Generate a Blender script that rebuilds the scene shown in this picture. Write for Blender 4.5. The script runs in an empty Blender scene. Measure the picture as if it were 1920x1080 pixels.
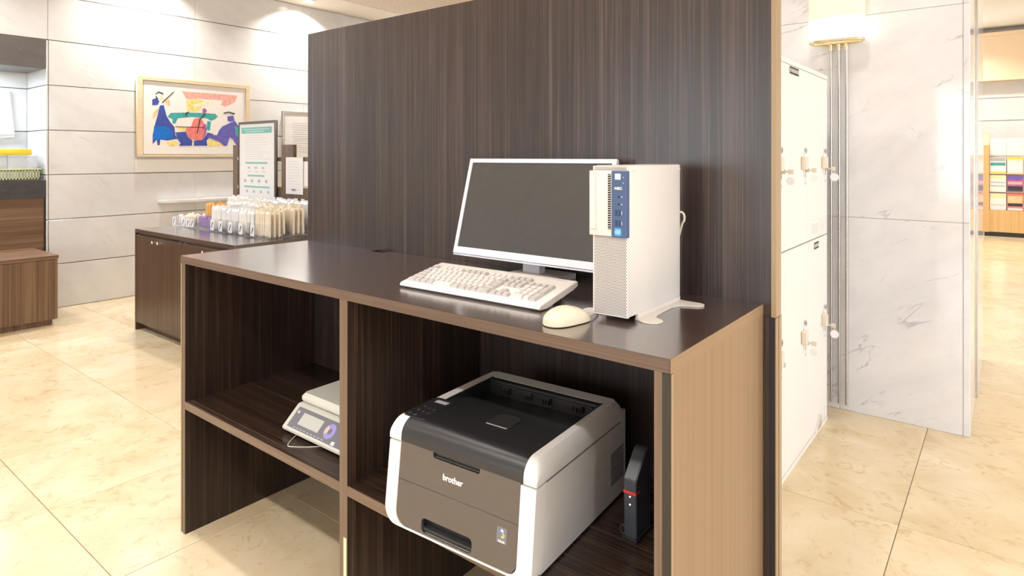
import bpy, bmesh, math, random
from mathutils import Vector, Matrix, Euler
PI = math.pi
C = bpy.context.scene.collection
SC = bpy.context.scene
random.seed(7)
# ------------------------------------------------------------------ camera, world, exposure
cam = bpy.data.objects.new('camera', bpy.data.cameras.new('camera'))
C.objects.link(cam)
cam.location = (0, 0, 1.358)
cam.rotation_euler = (PI/2, 0, math.radians(38.262))
cam.data.lens = 1183/1920*36
cam.data.sensor_width = 36
cam.data.shift_y = -247/1920
cam.data.clip_start = 0.02
SC.camera = cam
SC.view_settings.view_transform = 'Standard'
SC.view_settings.look = 'None'
SC.view_settings.gamma = 1
SC.view_settings.use_curve_mapping = False
SC.view_settings.exposure = 0.30
w = bpy.data.worlds.new('world'); SC.world = w; w.use_nodes = True
w.node_tree.nodes['Background'].inputs[0].default_value = (0.80, 0.90, 1.0, 1)
w.node_tree.nodes['Background'].inputs[1].default_value = 5.2

LAMP_W = 17.0
WASH_W = 17.0
LAMPS = [(x, y) for y in (-5.9, -2.53, -0.83, 2.67, 6.13, 9.6, 12.9) for x in (-4.4, -2.1, -0.7, 1.5, 3.6)]  # farthest row added to brighten the end of the passage
LAMPS = [p for p in LAMPS if not (p[1] > 6 and p[0] < -2.5) and not (p[1] > 6.6 and p[0] < -1)] + [(-2.1, 0.92), (-4.4, 0.92)]
WASH = [(-6.42, y) for y in (-0.9, 0.85, 2.60, 4.32, 6.1)]
def area_light(name, x, y, z, e, size, col, spread=PI):
    l = bpy.data.lights.new(name, 'AREA'); l.shape = 'DISK'; l.size = size; l.energy = e; l.color = col; l.spread = spread
    o = bpy.data.objects.new(name, l); C.objects.link(o); o.location = (x, y, z)
    return o
for x, y in LAMPS:
    area_light('downlight_lamp', x, y, 3.155, LAMP_W*(0.3 if (x, y) == (-0.7, 2.67) else 1.7 if y > 6.6 else 0.5 if x == -4.4 else 1.35 if y == -0.83 else 0.8), 0.13, (1.0, 0.972, 0.942), 2.3)
for x, y in WASH:
    o = area_light('wall_washer_lamp', x, y, 3.155, WASH_W, 0.10, (1.0, 0.97, 0.94), 2.2)
    o.rotation_euler = (0, math.radians(12), 0)

l = bpy.data.lights.new('alcove_strip', 'AREA'); l.shape = 'RECTANGLE'; l.size = 0.10; l.size_y = 2.6; l.energy = 42; l.color = (0.62, 0.78, 1.0)
al = bpy.data.objects.new('alcove_strip', l); C.objects.link(al); al.location = (-6.98, 0.2, 2.112)

# ------------------------------------------------------------------ materials
def new_mat(name):
    m = bpy.data.materials.new(name); m.use_nodes = True
    nt = m.node_tree; b = nt.nodes['Principled BSDF']
    return m, nt, b
def ramp(nt, fac, stops, interp='LINEAR'):
    r = nt.nodes.new('ShaderNodeValToRGB'); r.color_ramp.interpolation = interp
    e = r.color_ramp.elements
    while len(e) < len(stops): e.new(0.5)
    for k, (p, c) in enumerate(stops):
        e[k].position = p; e[k].color = (*c, 1) if len(c) == 3 else c
    nt.links.new(fac, r.inputs[0]); return r.outputs[0]
def coords(nt, scale=(1, 1, 1), rot=(0, 0, 0), rnd=0.0):
    tc = nt.nodes.new('ShaderNodeTexCoord'); out = tc.outputs['Object']
    if rnd:
        oi = nt.nodes.new('ShaderNodeObjectInfo')
        mu = nt.nodes.new('ShaderNodeMath'); mu.operation = 'MULTIPLY'; mu.inputs[1].default_value = rnd
        nt.links.new(oi.outputs['Random'], mu.inputs[0])
        cb = nt.nodes.new('ShaderNodeCombineXYZ')
        for i in range(3): nt.links.new(mu.outputs[0], cb.inputs[i])
        ad = nt.nodes.new('ShaderNodeVectorMath'); ad.operation = 'ADD'
        nt.links.new(out, ad.inputs[0]); nt.links.new(cb.outputs[0], ad.inputs[1]); out = ad.outputs[0]
    mp = nt.nodes.new('ShaderNodeMapping')
    mp.inputs['Scale'].default_value = scale
    if any(rot):
        mr = nt.nodes.new('ShaderNodeMapping'); mr.inputs['Rotation'].default_value = rot
        nt.links.new(out, mr.inputs['Vector']); out = mr.outputs[0]
    nt.links.new(out, mp.inputs['Vector']); return mp.outputs[0]
def noise(nt, vec, scale, detail=4, rough=0.5, dist=0.0):
    n = nt.nodes.new('ShaderNodeTexNoise'); n.inputs['Scale'].default_value = scale
    n.inputs['Detail'].default_value = detail; n.inputs['Roughness'].default_value = rough; n.inputs['Distortion'].default_value = dist
    nt.links.new(vec, n.inputs['Vector']); return n.outputs['Fac']
def mixc(nt, fac, a, b, mode='MIX'):
    m = nt.nodes.new('ShaderNodeMix'); m.data_type = 'RGBA'; m.blend_type = mode
    for s, v in ((0, fac), (6, a), (7, b)):
        if hasattr(v, 'is_linked'): nt.links.new(v, m.inputs[s])
        else: m.inputs[s].default_value = v if s == 0 else (*v, 1)
    return m.outputs[2]
def plain(name, col, rough=0.4, metal=0.0, spec=0.5, emit=None, es=0.0, speck=0.0, coat=0.0):
    """plain surface with a slight procedural mottling so that it is not perfectly uniform"""
    m, nt, b = new_mat(name)
    v = coords(nt)
    n = noise(nt, v, 35, 3)
    k = 0.008 if not speck else speck
    dark = tuple(c*(1-k) for c in col); lite = tuple(min(1, c*(1+k)) for c in col)
    nt.links.new(ramp(nt, n, [(0.35, dark), (0.65, lite)]), b.inputs['Base Color'])
    b.inputs['Roughness'].default_value = rough; b.inputs['Metallic'].default_value = metal
    b.inputs['Specular IOR Level'].default_value = spec
    b.inputs['Coat Weight'].default_value = coat
    if emit:
        b.inputs['Emission Color'].default_value = (*emit, 1); b.inputs['Emission Strength'].default_value = es
    return m
def wood(name, axis, dark, mid, lite, rough=0.3, fine=260.0, spec=0.5, rnd=0.0, coat=0.0):
    m, nt, b = new_mat(name)
    s = [1.0, 1.0, 1.0]; s[axis] = 0.006
    v = coords(nt, s, rnd=rnd)
    n1 = noise(nt, v, fine, 3, 0.6)
    n2 = noise(nt, v, fine*0.22, 3, 0.55)
    s2 = [1.0, 1.0, 1.0]; s2[axis] = 0.03
    n3 = noise(nt, coords(nt, s2, rnd=rnd), fine*0.55, 2, 0.5)
    c1 = ramp(nt, n1, [(0.30, dark), (0.52, mid), (0.70, lite)])
    c2 = ramp(nt, n2, [(0.32, dark), (0.55, mid), (0.74, lite)])
    c = mixc(nt, 0.45, c1, c2)
    c = mixc(nt, ramp(nt, n3, [(0.5, (0, 0, 0)), (0.75, (0.5, 0.5, 0.5))]), c, dark)
    nt.links.new(c, b.inputs['Base Color'])
    b.inputs['Roughness'].default_value = rough; b.inputs['Specular IOR Level'].default_value = spec
    b.inputs['Coat Weight'].default_value = coat; b.inputs['Coat Roughness'].default_value = 0.20; b.inputs['Coat IOR'].default_value = 1.85
    bp_ = nt.nodes.new('ShaderNodeBump'); bp_.inputs['Strength'].default_value = 0.04; bp_.inputs['Distance'].default_value = 0.001
    nt.links.new(n1, bp_.inputs['Height']); nt.links.new(bp_.outputs[0], b.inputs['Normal'])
    return m
def marble(name, base, cloud, vein, rough=0.10, vs=1.0, rot=(0.0, 0.62, 0.0), amt=0.5, rnd=40.0, tilt=None):
    """soft clouds drawn out along a slanting direction, with short thin broken veins in the same direction"""
    m, nt, b = new_mat(name)
    v = coords(nt, (1, 1, 1), rnd=rnd)
    vr = coords(nt, (0.5, 0.5, 1.6), rot, rnd=rnd)
    n1 = noise(nt, vr, 2.2*vs, 6, 0.6, 0.35)
    n2 = noise(nt, vr, 3.0*vs, 5, 0.55, 0.5)
    n3 = noise(nt, v, 7*vs, 5, 0.65)
    c = ramp(nt, n1, [(0.40, base), (0.60, tuple((p+q)/2 for p, q in zip(base, cloud))), (0.78, cloud)])
    c = mixc(nt, ramp(nt, n3, [(0.48, (0, 0, 0)), (0.75, (0.4, 0.4, 0.4))]), c, cloud)
    vm = ramp(nt, n2, [(0.485, (0, 0, 0)), (0.498, (1, 1, 1)), (0.51, (0, 0, 0))])
    gate = ramp(nt, noise(nt, coords(nt, (0.7, 0.7, 1.2), rot, rnd=rnd), 4.2*vs, 4, 0.6), [(0.54, (0, 0, 0)), (0.66, (amt, amt, amt))])
    mm = nt.nodes.new('ShaderNodeMath'); mm.operation = 'MULTIPLY'
    nt.links.new(vm, mm.inputs[0]); nt.links.new(gate, mm.inputs[1])
    c = mixc(nt, mm.outputs[0], c, vein)
    nt.links.new(c, b.inputs['Base Color'])
    b.inputs['Roughness'].default_value = rough
    return m
def floor_marble(name):
    m, nt, b = new_mat(name)
    v = coords(nt, rnd=60)
    n1 = noise(nt, v, 3.2, 6, 0.6, 0.8)
    n2 = noise(nt, v, 11, 7, 0.7, 1.5)
    n3 = noise(nt, v, 2.0, 3, 0.5)
    c = ramp(nt, n1, [(0.28, (0.63, 0.48, 0.285)), (0.50, (0.72, 0.585, 0.38)), (0.72, (0.77, 0.665, 0.475))])
    c = mixc(nt, ramp(nt, n2, [(0.55, (0, 0, 0)), (0.64, (0.6, 0.6, 0.6)), (0.70, (0, 0, 0))]), c, (0.50, 0.35, 0.17))
    c = mixc(nt, ramp(nt, n3, [(0.5, (0, 0, 0)), (0.8, (0.6, 0.6, 0.6))]), c, (0.80, 0.71, 0.53))
    oi = nt.nodes.new('ShaderNodeObjectInfo')
    c = mixc(nt, 0.55, c, ramp(nt, oi.outputs['Random'], [(0, (0.86, 0.86, 0.86)), (1, (1, 1, 1))]), 'MULTIPLY')
    nt.links.new(c, b.inputs['Base Color'])
    b.inputs['Roughness'].default_value = 0.16
    return m
def clear_plastic(name, tint=(1, 1, 1), a=0.03, rough=0.05):
    m, nt, b = new_mat(name)
    out = nt.nodes['Material Output']
    tr = nt.nodes.new('ShaderNodeBsdfTransparent'); tr.inputs[0].default_value = (*tint, 1)
    mx = nt.nodes.new('ShaderNodeMixShader')
    lw = nt.nodes.new('ShaderNodeLayerWeight'); lw.inputs[0].default_value = 0.5
    pw = nt.nodes.new('ShaderNodeMath'); pw.operation = 'POWER'; pw.inputs[1].default_value = 4.0
    nt.links.new(lw.outputs['Facing'], pw.inputs[0])
    ad = nt.nodes.new('ShaderNodeMath'); ad.operation = 'MULTIPLY_ADD'; ad.inputs[1].default_value = 0.45; ad.inputs[2].default_value = a
    nt.links.new(pw.outputs[0], ad.inputs[0]); nt.links.new(ad.outputs[0], mx.inputs[0])
    v = coords(nt); n = noise(nt, v, 20, 2)
    nt.links.new(ramp(nt, n, [(0.3, (0.80, 0.80, 0.82)), (0.7, (0.88, 0.88, 0.9))]), b.inputs['Base Color'])
    b.inputs['Roughness'].default_value = rough
    nt.links.new(tr.outputs[0], mx.inputs[1]); nt.links.new(b.outputs[0], mx.inputs[2]); nt.links.new(mx.outputs[0], out.inputs[0])
    return m

DK, MD, LT = (0.014, 0.009, 0.0085), (0.033, 0.0215, 0.020), (0.135, 0.092, 0.078)  # partition copy of the desk laminate, cool daylight put into its tint
M = {}
M['ebony_daylit'] = wood('ebony_daylight_tint', 2, DK, MD, LT, 0.30, spec=0.8)
M['ebony_h'] = wood('ebony_horizontal', 0, (0.030, 0.016, 0.012), (0.060, 0.035, 0.028), (0.12, 0.075, 0.058), 0.2, spec=0.8, coat=1.0)
BD, BM_, BL = (0.013, 0.0075, 0.0058), (0.028, 0.0165, 0.012), (0.155, 0.088, 0.055)  # same laminate kept brown, without the daylight tint
M['ebony_desk'] = wood('ebony_desk_panels', 2, BD, BM_, BL, 0.30)
M['ebony_y'] = wood('ebony_shelf', 0, BD, (0.034, 0.020, 0.0145), (0.14, 0.085, 0.056), 0.25)
M['edge_h'] = wood('edge_band_horizontal', 0, (0.115, 0.074, 0.050), (0.165, 0.110, 0.075), (0.22, 0.15, 0.105), 0.4)
M['edge_top'] = wood('desktop_edge_band', 0, (0.075, 0.046, 0.033), (0.115, 0.073, 0.053), (0.165, 0.11, 0.08), 0.4)
M['edge_v'] = wood('edge_band_vertical', 2, (0.115, 0.074, 0.050), (0.165, 0.110, 0.075), (0.22, 0.15, 0.105), 0.4)
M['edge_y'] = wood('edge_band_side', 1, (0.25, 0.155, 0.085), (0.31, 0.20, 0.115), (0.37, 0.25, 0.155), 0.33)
M['end_sheen'] = wood('end_panel_sheen', 2, (0.235, 0.145, 0.078), (0.29, 0.185, 0.105), (0.35, 0.23, 0.14), 0.36, fine=120)  # dark laminate with its bright reflection painted in as golden brown
M['walnut_v'] = wood('walnut_vertical', 2, (0.085, 0.044, 0.022), (0.19, 0.108, 0.060), (0.33, 0.21, 0.13), 0.4, fine=75)
M['walnut_h'] = wood('walnut_horizontal', 1, (0.085, 0.044, 0.022), (0.19, 0.108, 0.060), (0.33, 0.21, 0.13), 0.4, fine=75)
M['cab_v'] = wood('cabinet_wood', 2, (0.045, 0.024, 0.013), (0.088, 0.050, 0.028), (0.15, 0.095, 0.058), 0.34, fine=120)
M['oak_v'] = wood('rack_oak', 2, (0.60, 0.36, 0.14), (0.72, 0.46, 0.20), (0.80, 0.56, 0.28), 0.4, fine=40)
M['frame_wood'] = wood('pale_frame_wood', 1, (0.72, 0.55, 0.34), (0.80, 0.64, 0.43), (0.86, 0.72, 0.52), 0.4, fine=60)
M['stand_wood'] = wood('stand_wood', 2, (0.10, 0.058, 0.036), (0.16, 0.10, 0.065), (0.24, 0.16, 0.105), 0.4, fine=120)
M['marble'] = marble('white_marble', (0.76, 0.745, 0.735), (0.63, 0.62, 0.62), (0.44, 0.43, 0.44), 0.12, 1.0, rot=(0.62, 0.0, 0.0), amt=0.45)
M['marble_col'] = marble('column_marble', (0.80, 0.795, 0.82), (0.67, 0.665, 0.71), (0.36, 0.36, 0.42), 0.07, 1.2, rot=(0.0, 0.55, 0.0), amt=0.8)
M['black_stone'] = marble('dark_stone', (0.045, 0.042, 0.043), (0.075, 0.07, 0.07), (0.17, 0.16, 0.15), 0.25, 3.0, amt=0.7)
M['grey_stone'] = marble('grey_stone', (0.10, 0.088, 0.082), (0.15, 0.135, 0.125), (0.24, 0.22, 0.20), 0.35, 3.0, amt=0.6)
M['floor'] = floor_marble('beige_marble_tile')
M['grout'] = plain('grout', (0.50, 0.43, 0.33), 0.8)
M['plaster'] = plain('white_plaster', (0.82, 0.80, 0.77), 0.8)
M['warm_plaster'] = plain('peach_plaster', (0.82, 0.64, 0.45), 0.7)
M['ceil'] = plain('acoustic_board', (0.72, 0.60, 0.49), 0.9, speck=0.0)
def acoustic():
    m = M['ceil']; nt = m.node_tree; b = nt.nodes['Principled BSDF']
    v = coords(nt); n = noise(nt, v, 90, 4, 0.7)
    nt.links.new(ramp(nt, n, [(0.36, (0.50, 0.39, 0.30)), (0.52, (0.74, 0.63, 0.53)), (0.7, (0.80, 0.71, 0.62))]), b.inputs['Base Color'])
acoustic()
M['ceil_plain'] = plain('ceiling_border_board', (0.80, 0.72, 0.62), 0.85, speck=0.06)
M['white_plastic'] = plain('white_plastic', (0.80, 0.77, 0.74), 0.35)
M['cool_white'] = plain('monitor_white', (0.78, 0.79, 0.86), 0.35)
M['tower_cream'] = plain('tower_cream', (0.71, 0.665, 0.62), 0.42)
M['tower_front'] = plain('tower_front', (0.72, 0.68, 0.66), 0.4)
M['key_light'] = plain('key_white', (0.70, 0.665, 0.645), 0.5)
M['key_grey'] = plain('key_grey', (0.54, 0.51, 0.495), 0.5)
M['case_white'] = plain('keyboard_case', (0.85, 0.82, 0.78), 0.4)
M['mouse_cream'] = plain('mouse_cream', (0.76, 0.67, 0.51), 0.4)
M['dark'] = plain('dark_void', (0.012, 0.011, 0.011), 0.6)
M['screen'] = plain('screen_matte', (0.055, 0.053, 0.050), 0.42, speck=0.04)
M['blue'] = plain('blue_plastic', (0.055, 0.10, 0.22), 0.35)
M['blue_dark'] = plain('blue_dark', (0.015, 0.03, 0.10), 0.4)
M['badge'] = plain('badge_blue', (0.05, 0.33, 0.70), 0.3)
M['badge_light'] = plain('badge_light', (0.55, 0.80, 0.95), 0.3)
M['silver'] = plain('silver', (0.75, 0.74, 0.73), 0.28, 1.0)
M['chrome'] = plain('chrome', (0.80, 0.79, 0.78), 0.12, 1.0)
M['steel'] = plain('brushed_steel', (0.55, 0.52, 0.48), 0.25, 1.0)
M['brass'] = plain('brass', (0.78, 0.66, 0.42), 0.2, 1.0)
M['printer_white'] = plain('printer_white', (0.74, 0.71, 0.685), 0.4)
M['printer_black'] = plain('printer_black', (0.022, 0.022, 0.024), 0.35)
M['printer_satin'] = plain('printer_satin', (0.035, 0.034, 0.036), 0.3)
M['printer_brown'] = plain('printer_brown', (0.105, 0.085, 0.071), 0.45)
M['ink_white'] = plain('ink_white', (0.85, 0.85, 0.85), 0.5)
M['ink_black'] = plain('ink_black', (0.02, 0.02, 0.025), 0.6)
M['ink_grey'] = plain('ink_grey', (0.45, 0.45, 0.47), 0.6)
M['ink_pale'] = plain('ink_pale', (0.66, 0.66, 0.68), 0.6)
M['ink_teal'] = plain('ink_teal', (0.20, 0.52, 0.48), 0.6)
M['ink_yellow'] = plain('ink_yellow', (0.85, 0.65, 0.05), 0.5)
M['ink_blue'] = plain('ink_blue', (0.05, 0.2, 0.6), 0.5)
M['scale_grey'] = plain('scale_grey', (0.62, 0.62, 0.56), 0.4)
M['scale_panel'] = plain('scale_panel', (0.16, 0.16, 0.19), 0.35)
M['lcd'] = plain('lcd_grey', (0.52, 0.53, 0.50), 0.2)
M['ring_purple'] = plain('ring_purple', (0.30, 0.28, 0.62), 0.4)
M['ring_pink'] = plain('ring_pink', (0.75, 0.48, 0.45), 0.4)
M['vent_grey'] = plain('vent_grey', (0.20, 0.20, 0.215), 0.5)
M['router'] = plain('router_black', (0.055, 0.06, 0.075), 0.38)
M['red'] = plain('red_stripe', (0.65, 0.05, 0.04), 0.4)
M['led'] = plain('led', (0.8, 0.85, 0.3), 0.4, emit=(0.9, 1.0, 0.35), es=3.0)
M['cord_dark'] = plain('cord_dark', (0.05, 0.04, 0.035), 0.5)
M['cord_light'] = plain('cord_light', (0.70, 0.66, 0.60), 0.5)
M['channel'] = plain('channel_dark', (0.035, 0.030, 0.024), 0.35, 0.3)
M['channel_blue'] = plain('channel_side_dark', (0.020, 0.020, 0.026), 0.35)
M['trim_tan'] = plain('trim_tan', (0.36, 0.26, 0.16), 0.4)
M['locker'] = plain('locker_cream', (0.84, 0.81, 0.775), 0.4)
M['lock_plate'] = plain('lock_plate', (0.74, 0.66, 0.56), 0.35)
M['paper'] = plain('paper_white', (0.84, 0.83, 0.82), 0.7)
M['mount'] = plain('picture_mount', (0.86, 0.82, 0.78), 0.6)
M['poster_frame'] = plain('poster_frame', (0.085, 0.062, 0.048), 0.4)
M['acrylic'] = clear_plastic('clear_acrylic')
M['container'] = clear_plastic('milky_container', (0.97, 0.97, 0.95), 0.35, 0.2)
M['packet_white'] = plain('packet_white', (0.85, 0.82, 0.77), 0.5, speck=0.05)
M['packet_clear'] = plain('packet_cool_white', (0.80, 0.80, 0.80), 0.35, speck=0.05)
M['packet_beige'] = plain('packet_beige', (0.82, 0.72, 0.56), 0.5, speck=0.06)
M['packet_orange'] = plain('packet_orange', (0.82, 0.42, 0.10), 0.45, speck=0.08)
M['packet_purple'] = plain('packet_purple', (0.28, 0.14, 0.42), 0.45, speck=0.08)
M['basket'] = plain('basket_green', (0.72, 0.76, 0.42), 0.4)
M['folder'] = plain('folder_yellow', (0.90, 0.68, 0.05), 0.45)
M['lens'] = plain('lamp_lens', (0.9, 0.9, 0.9), 0.4, emit=(1.0, 0.95, 0.87), es=14.0)
M['cool_lens'] = plain('strip_lens', (0.9, 0.9, 0.9), 0.4, emit=(0.80, 0.88, 1.0), es=6.0)
M['shade'] = plain('sconce_shade', (0.75, 0.66, 0.45), 0.3, emit=(1.0, 0.88, 0.60), es=0.40)
M['shade_hot'] = plain('sconce_shade_bright', (0.9, 0.85, 0.7), 0.3, emit=(1.0, 0.97, 0.88), es=1.3)
for n, c in dict(pink=(.85,.42,.36), yellow=(.85,.70,.25), cream=(.88,.80,.55), teal=(.06,.38,.38), indigo=(.05,.08,.38), blue=(.0,.16,.60), black=(.04,.04,.06), peach=(.84,.66,.52), tan=(.72,.55,.30), red=(.78,.22,.20), purple=(.42,.12,.34), violet=(.14,.12,.46)).items():
    M['p_'+n] = plain('paint_'+n, c, 0.7, speck=0.12)

# ------------------------------------------------------------------ mesh helpers
ORG = {}
def box(bm, x0, x1, y0, y1, z0, z1, mi=0, bev=0.0, seg=2):
    vs = [bm.verts.new(p) for p in ((x0,y0,z0),(x1,y0,z0),(x1,y1,z0),(x0,y1,z0),(x0,y0,z1),(x1,y0,z1),(x1,y1,z1),(x0,y1,z1))]
    fs = [bm.faces.new([vs[i] for i in f]) for f in ((3,2,1,0),(4,5,6,7),(0,1,5,4),(1,2,6,5),(2,3,7,6),(3,0,4,7))]
    for f in fs: f.material_index = mi
    if bev > 0:
        es = set(e for f in fs for e in f.edges)
        r = bmesh.ops.bevel(bm, geom=list(es), offset=bev, segments=seg, affect='EDGES', profile=0.5)
        for f in r['faces']: f.material_index = mi
    return vs
def prism(bm, pts, ax, a0, a1, mi=0):
    """closed polygon pts in the plane across axis ax (ax 0: (y,z), 1: (x,z), 2: (x,y))"""
    def P(p, a):
        return (a, p[0], p[1]) if ax == 0 else (p[0], a, p[1]) if ax == 1 else (p[0], p[1], a)
    v0 = [bm.verts.new(P(p, a0)) for p in pts]; v1 = [bm.verts.new(P(p, a1)) for p in pts]
    n = len(pts); fs = [bm.faces.new(v0), bm.faces.new(v1)]
    for i in range(n): fs.append(bm.faces.new((v0[i], v0[(i+1) % n], v1[(i+1) % n], v1[i])))
    for f in fs: f.material_index = mi
    bmesh.ops.recalc_face_normals(bm, faces=fs)
    return fs
def loft(bm, rings, mi=0, cap=True):
    vr = [[bm.verts.new(p) for p in r] for r in rings]; n = len(rings[0]); fs = []
    for a, b in zip(vr, vr[1:]):
        for i in range(n): fs.append(bm.faces.new((a[i], a[(i+1) % n], b[(i+1) % n], b[i])))
    if cap: fs += [bm.faces.new(vr[0]), bm.faces.new(vr[-1])]
    for f in fs: f.material_index = mi
    bmesh.ops.recalc_face_normals(bm, faces=fs)
    return fs
def tube(bm, pts, r, n=8, mi=0):
    pts = [Vector(p) for p in pts]; rings = []
    for i, p in enumerate(pts):
        d = (pts[min(i+1, len(pts)-1)] - pts[max(i-1, 0)]).normalized()
        u = d.orthogonal().normalized() if i == 0 else (u - d*u.dot(d)).normalized()
        v = d.cross(u)
        rings.append([p + (u*math.cos(2*PI*k/n) + v*math.sin(2*PI*k/n))*r for k in range(n)])
    return loft(bm, rings, mi)
def cyl(bm, c, r, h, ax=2, n=16, mi=0, r2=None):
    r2 = r if r2 is None else r2
    def P(k, rr, a):
        x, y = rr*math.cos(2*PI*k/n), rr*math.sin(2*PI*k/n)
        return (c[0]+a, c[1]+x, c[2]+y) if ax == 0 else (c[0]+x, c[1]+a, c[2]+y) if ax == 1 else (c[0]+x, c[1]+y, c[2]+a)
    return loft(bm, [[P(k, r, 0) for k in range(n)], [P(k, r2, h) for k in range(n)]], mi)
def spline(pts, n=6):
    pts = [Vector(p) for p in pts]; out = []
    for i in range(len(pts)-1):
        p0 = pts[max(i-1, 0)]; p1 = pts[i]; p2 = pts[i+1]; p3 = pts[min(i+2, len(pts)-1)]
        for k in range(n):
            t = k/n
            out.append(0.5*((2*p1) + (p2-p0)*t + (2*p0-5*p1+4*p2-p3)*t*t + (3*p1-p0-3*p2+p3)*t**3))
    return out + [pts[-1]]
def arc(cx, cy, r, a0, a1, n=6):
    return [(cx + r*math.cos(math.radians(a0+(a1-a0)*k/n)), cy + r*math.sin(math.radians(a0+(a1-a0)*k/n))) for k in range(n+1)]
def rrect(x0, x1, y0, y1, r, n=4):
    return arc(x1-r, y1-r, r, 0, 90, n) + arc(x0+r, y1-r, r, 90, 180, n) + arc(x0+r, y0+r, r, 180, 270, n) + arc(x1-r, y0+r, r, 270, 360, n)
def plate_bm(outline, holes, depth, fn=None, bev=0.0):
    """flat plate with holes: polygon in (x,y), thickness z 0..depth, mapped through fn"""
    cu = bpy.data.curves.new('tmp', 'CURVE'); cu.dimensions = '2D'; cu.fill_mode = 'BOTH'; cu.extrude = depth/2
    cu.bevel_depth = bev; cu.bevel_resolution = 1; cu.offset = -bev
    for poly in [outline] + holes:
        s = cu.splines.new('POLY'); s.points.add(len(poly)-1); s.use_cyclic_u = True
        for p, q in zip(s.points, poly): p.co = (q[0], q[1], 0, 1)
    o = bpy.data.objects.new('tmp', cu); C.objects.link(o)
    me = bpy.data.meshes.new_from_object(o.evaluated_get(bpy.context.evaluated_depsgraph_get()))
    bm = bmesh.new(); bm.from_mesh(me)
    bpy.data.objects.remove(o); bpy.data.curves.remove(cu); bpy.data.meshes.remove(me)
    for v in bm.verts: v.co.z += depth/2
    bmesh.ops.remove_doubles(bm, verts=bm.verts, dist=1e-5)
    if fn:
        for v in bm.verts: v.co = fn(v.co)
    bmesh.ops.recalc_face_normals(bm, faces=bm.faces)
    return bm
def text_bm(s, size, fn, depth=0.0004, shear=0.0, bold=0.0):
    cu = bpy.data.curves.new('tmp', 'FONT'); cu.body = s; cu.size = size; cu.extrude = depth; cu.shear = shear; cu.align_x = 'CENTER'; cu.align_y = 'CENTER'; cu.offset = bold; cu.resolution_u = 3
    o = bpy.data.objects.new('tmp', cu); C.objects.link(o)
    me = bpy.data.meshes.new_from_object(o.evaluated_get(bpy.context.evaluated_depsgraph_get()))
    bm = bmesh.new(); bm.from_mesh(me)
    bpy.data.objects.remove(o); bpy.data.curves.remove(cu); bpy.data.meshes.remove(me)
    for v in bm.verts: v.co = fn(v.co)
    return bm
def mats(m): return [M[k] for k in (m if isinstance(m, (list, tuple)) else [m])]
def obj(name, bm, m, parent=None, smooth=False, label=None):
    """link a bmesh as one mesh object; a child's vertices are given in world space when its thing was opened with thing(), else local"""
    if parent is not None and parent in ORG:
        bmesh.ops.translate(bm, verts=bm.verts, vec=-ORG[parent])
    me = bpy.data.meshes.new(name); bm.to_mesh(me); bm.free()
    for x in mats(m): me.materials.append(x)
    if smooth:
        me.shade_smooth()
        me.set_sharp_from_angle(angle=math.radians(40))
    o = bpy.data.objects.new(name, me); C.objects.link(o)
    if parent is not None:
        o.parent = parent
        if parent in ORG: ORG[o] = ORG[parent]
    if label: o['label'] = label
    return o
def tag(o, label, cat, group=None):
    o['label'] = label; o['category'] = cat
    if group: o['group'] = group
    return o
def thing(name, label, cat, loc, group=None, world=True, rz=0.0):
    o = bpy.data.objects.new(name, None); C.objects.link(o); o.location = loc; o.rotation_euler = (0, 0, rz)
    o.empty_display_size = 0.05
    if world: ORG[o] = Vector(loc)
    return tag(o, label, cat, group)
def B(*boxes, bev=0.0, seg=2):
    bm = bmesh.new()
    for b in boxes: box(bm, *b[:6], mi=(b[6] if len(b) > 6 else 0), bev=bev, seg=seg)
    return bm
def copy_tree(o, loc, rot=None):
    r = o.copy(); C.objects.link(r); r.location = loc
    if rot is not None: r.rotation_euler = rot
    for ch in list(o.children):
        c = ch.copy(); C.objects.link(c); c.parent = r
        for g in ch.children:
            d = g.copy(); C.objects.link(d); d.parent = c
    return r
def struct(o): o['kind'] = 'structure'; return o

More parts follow.
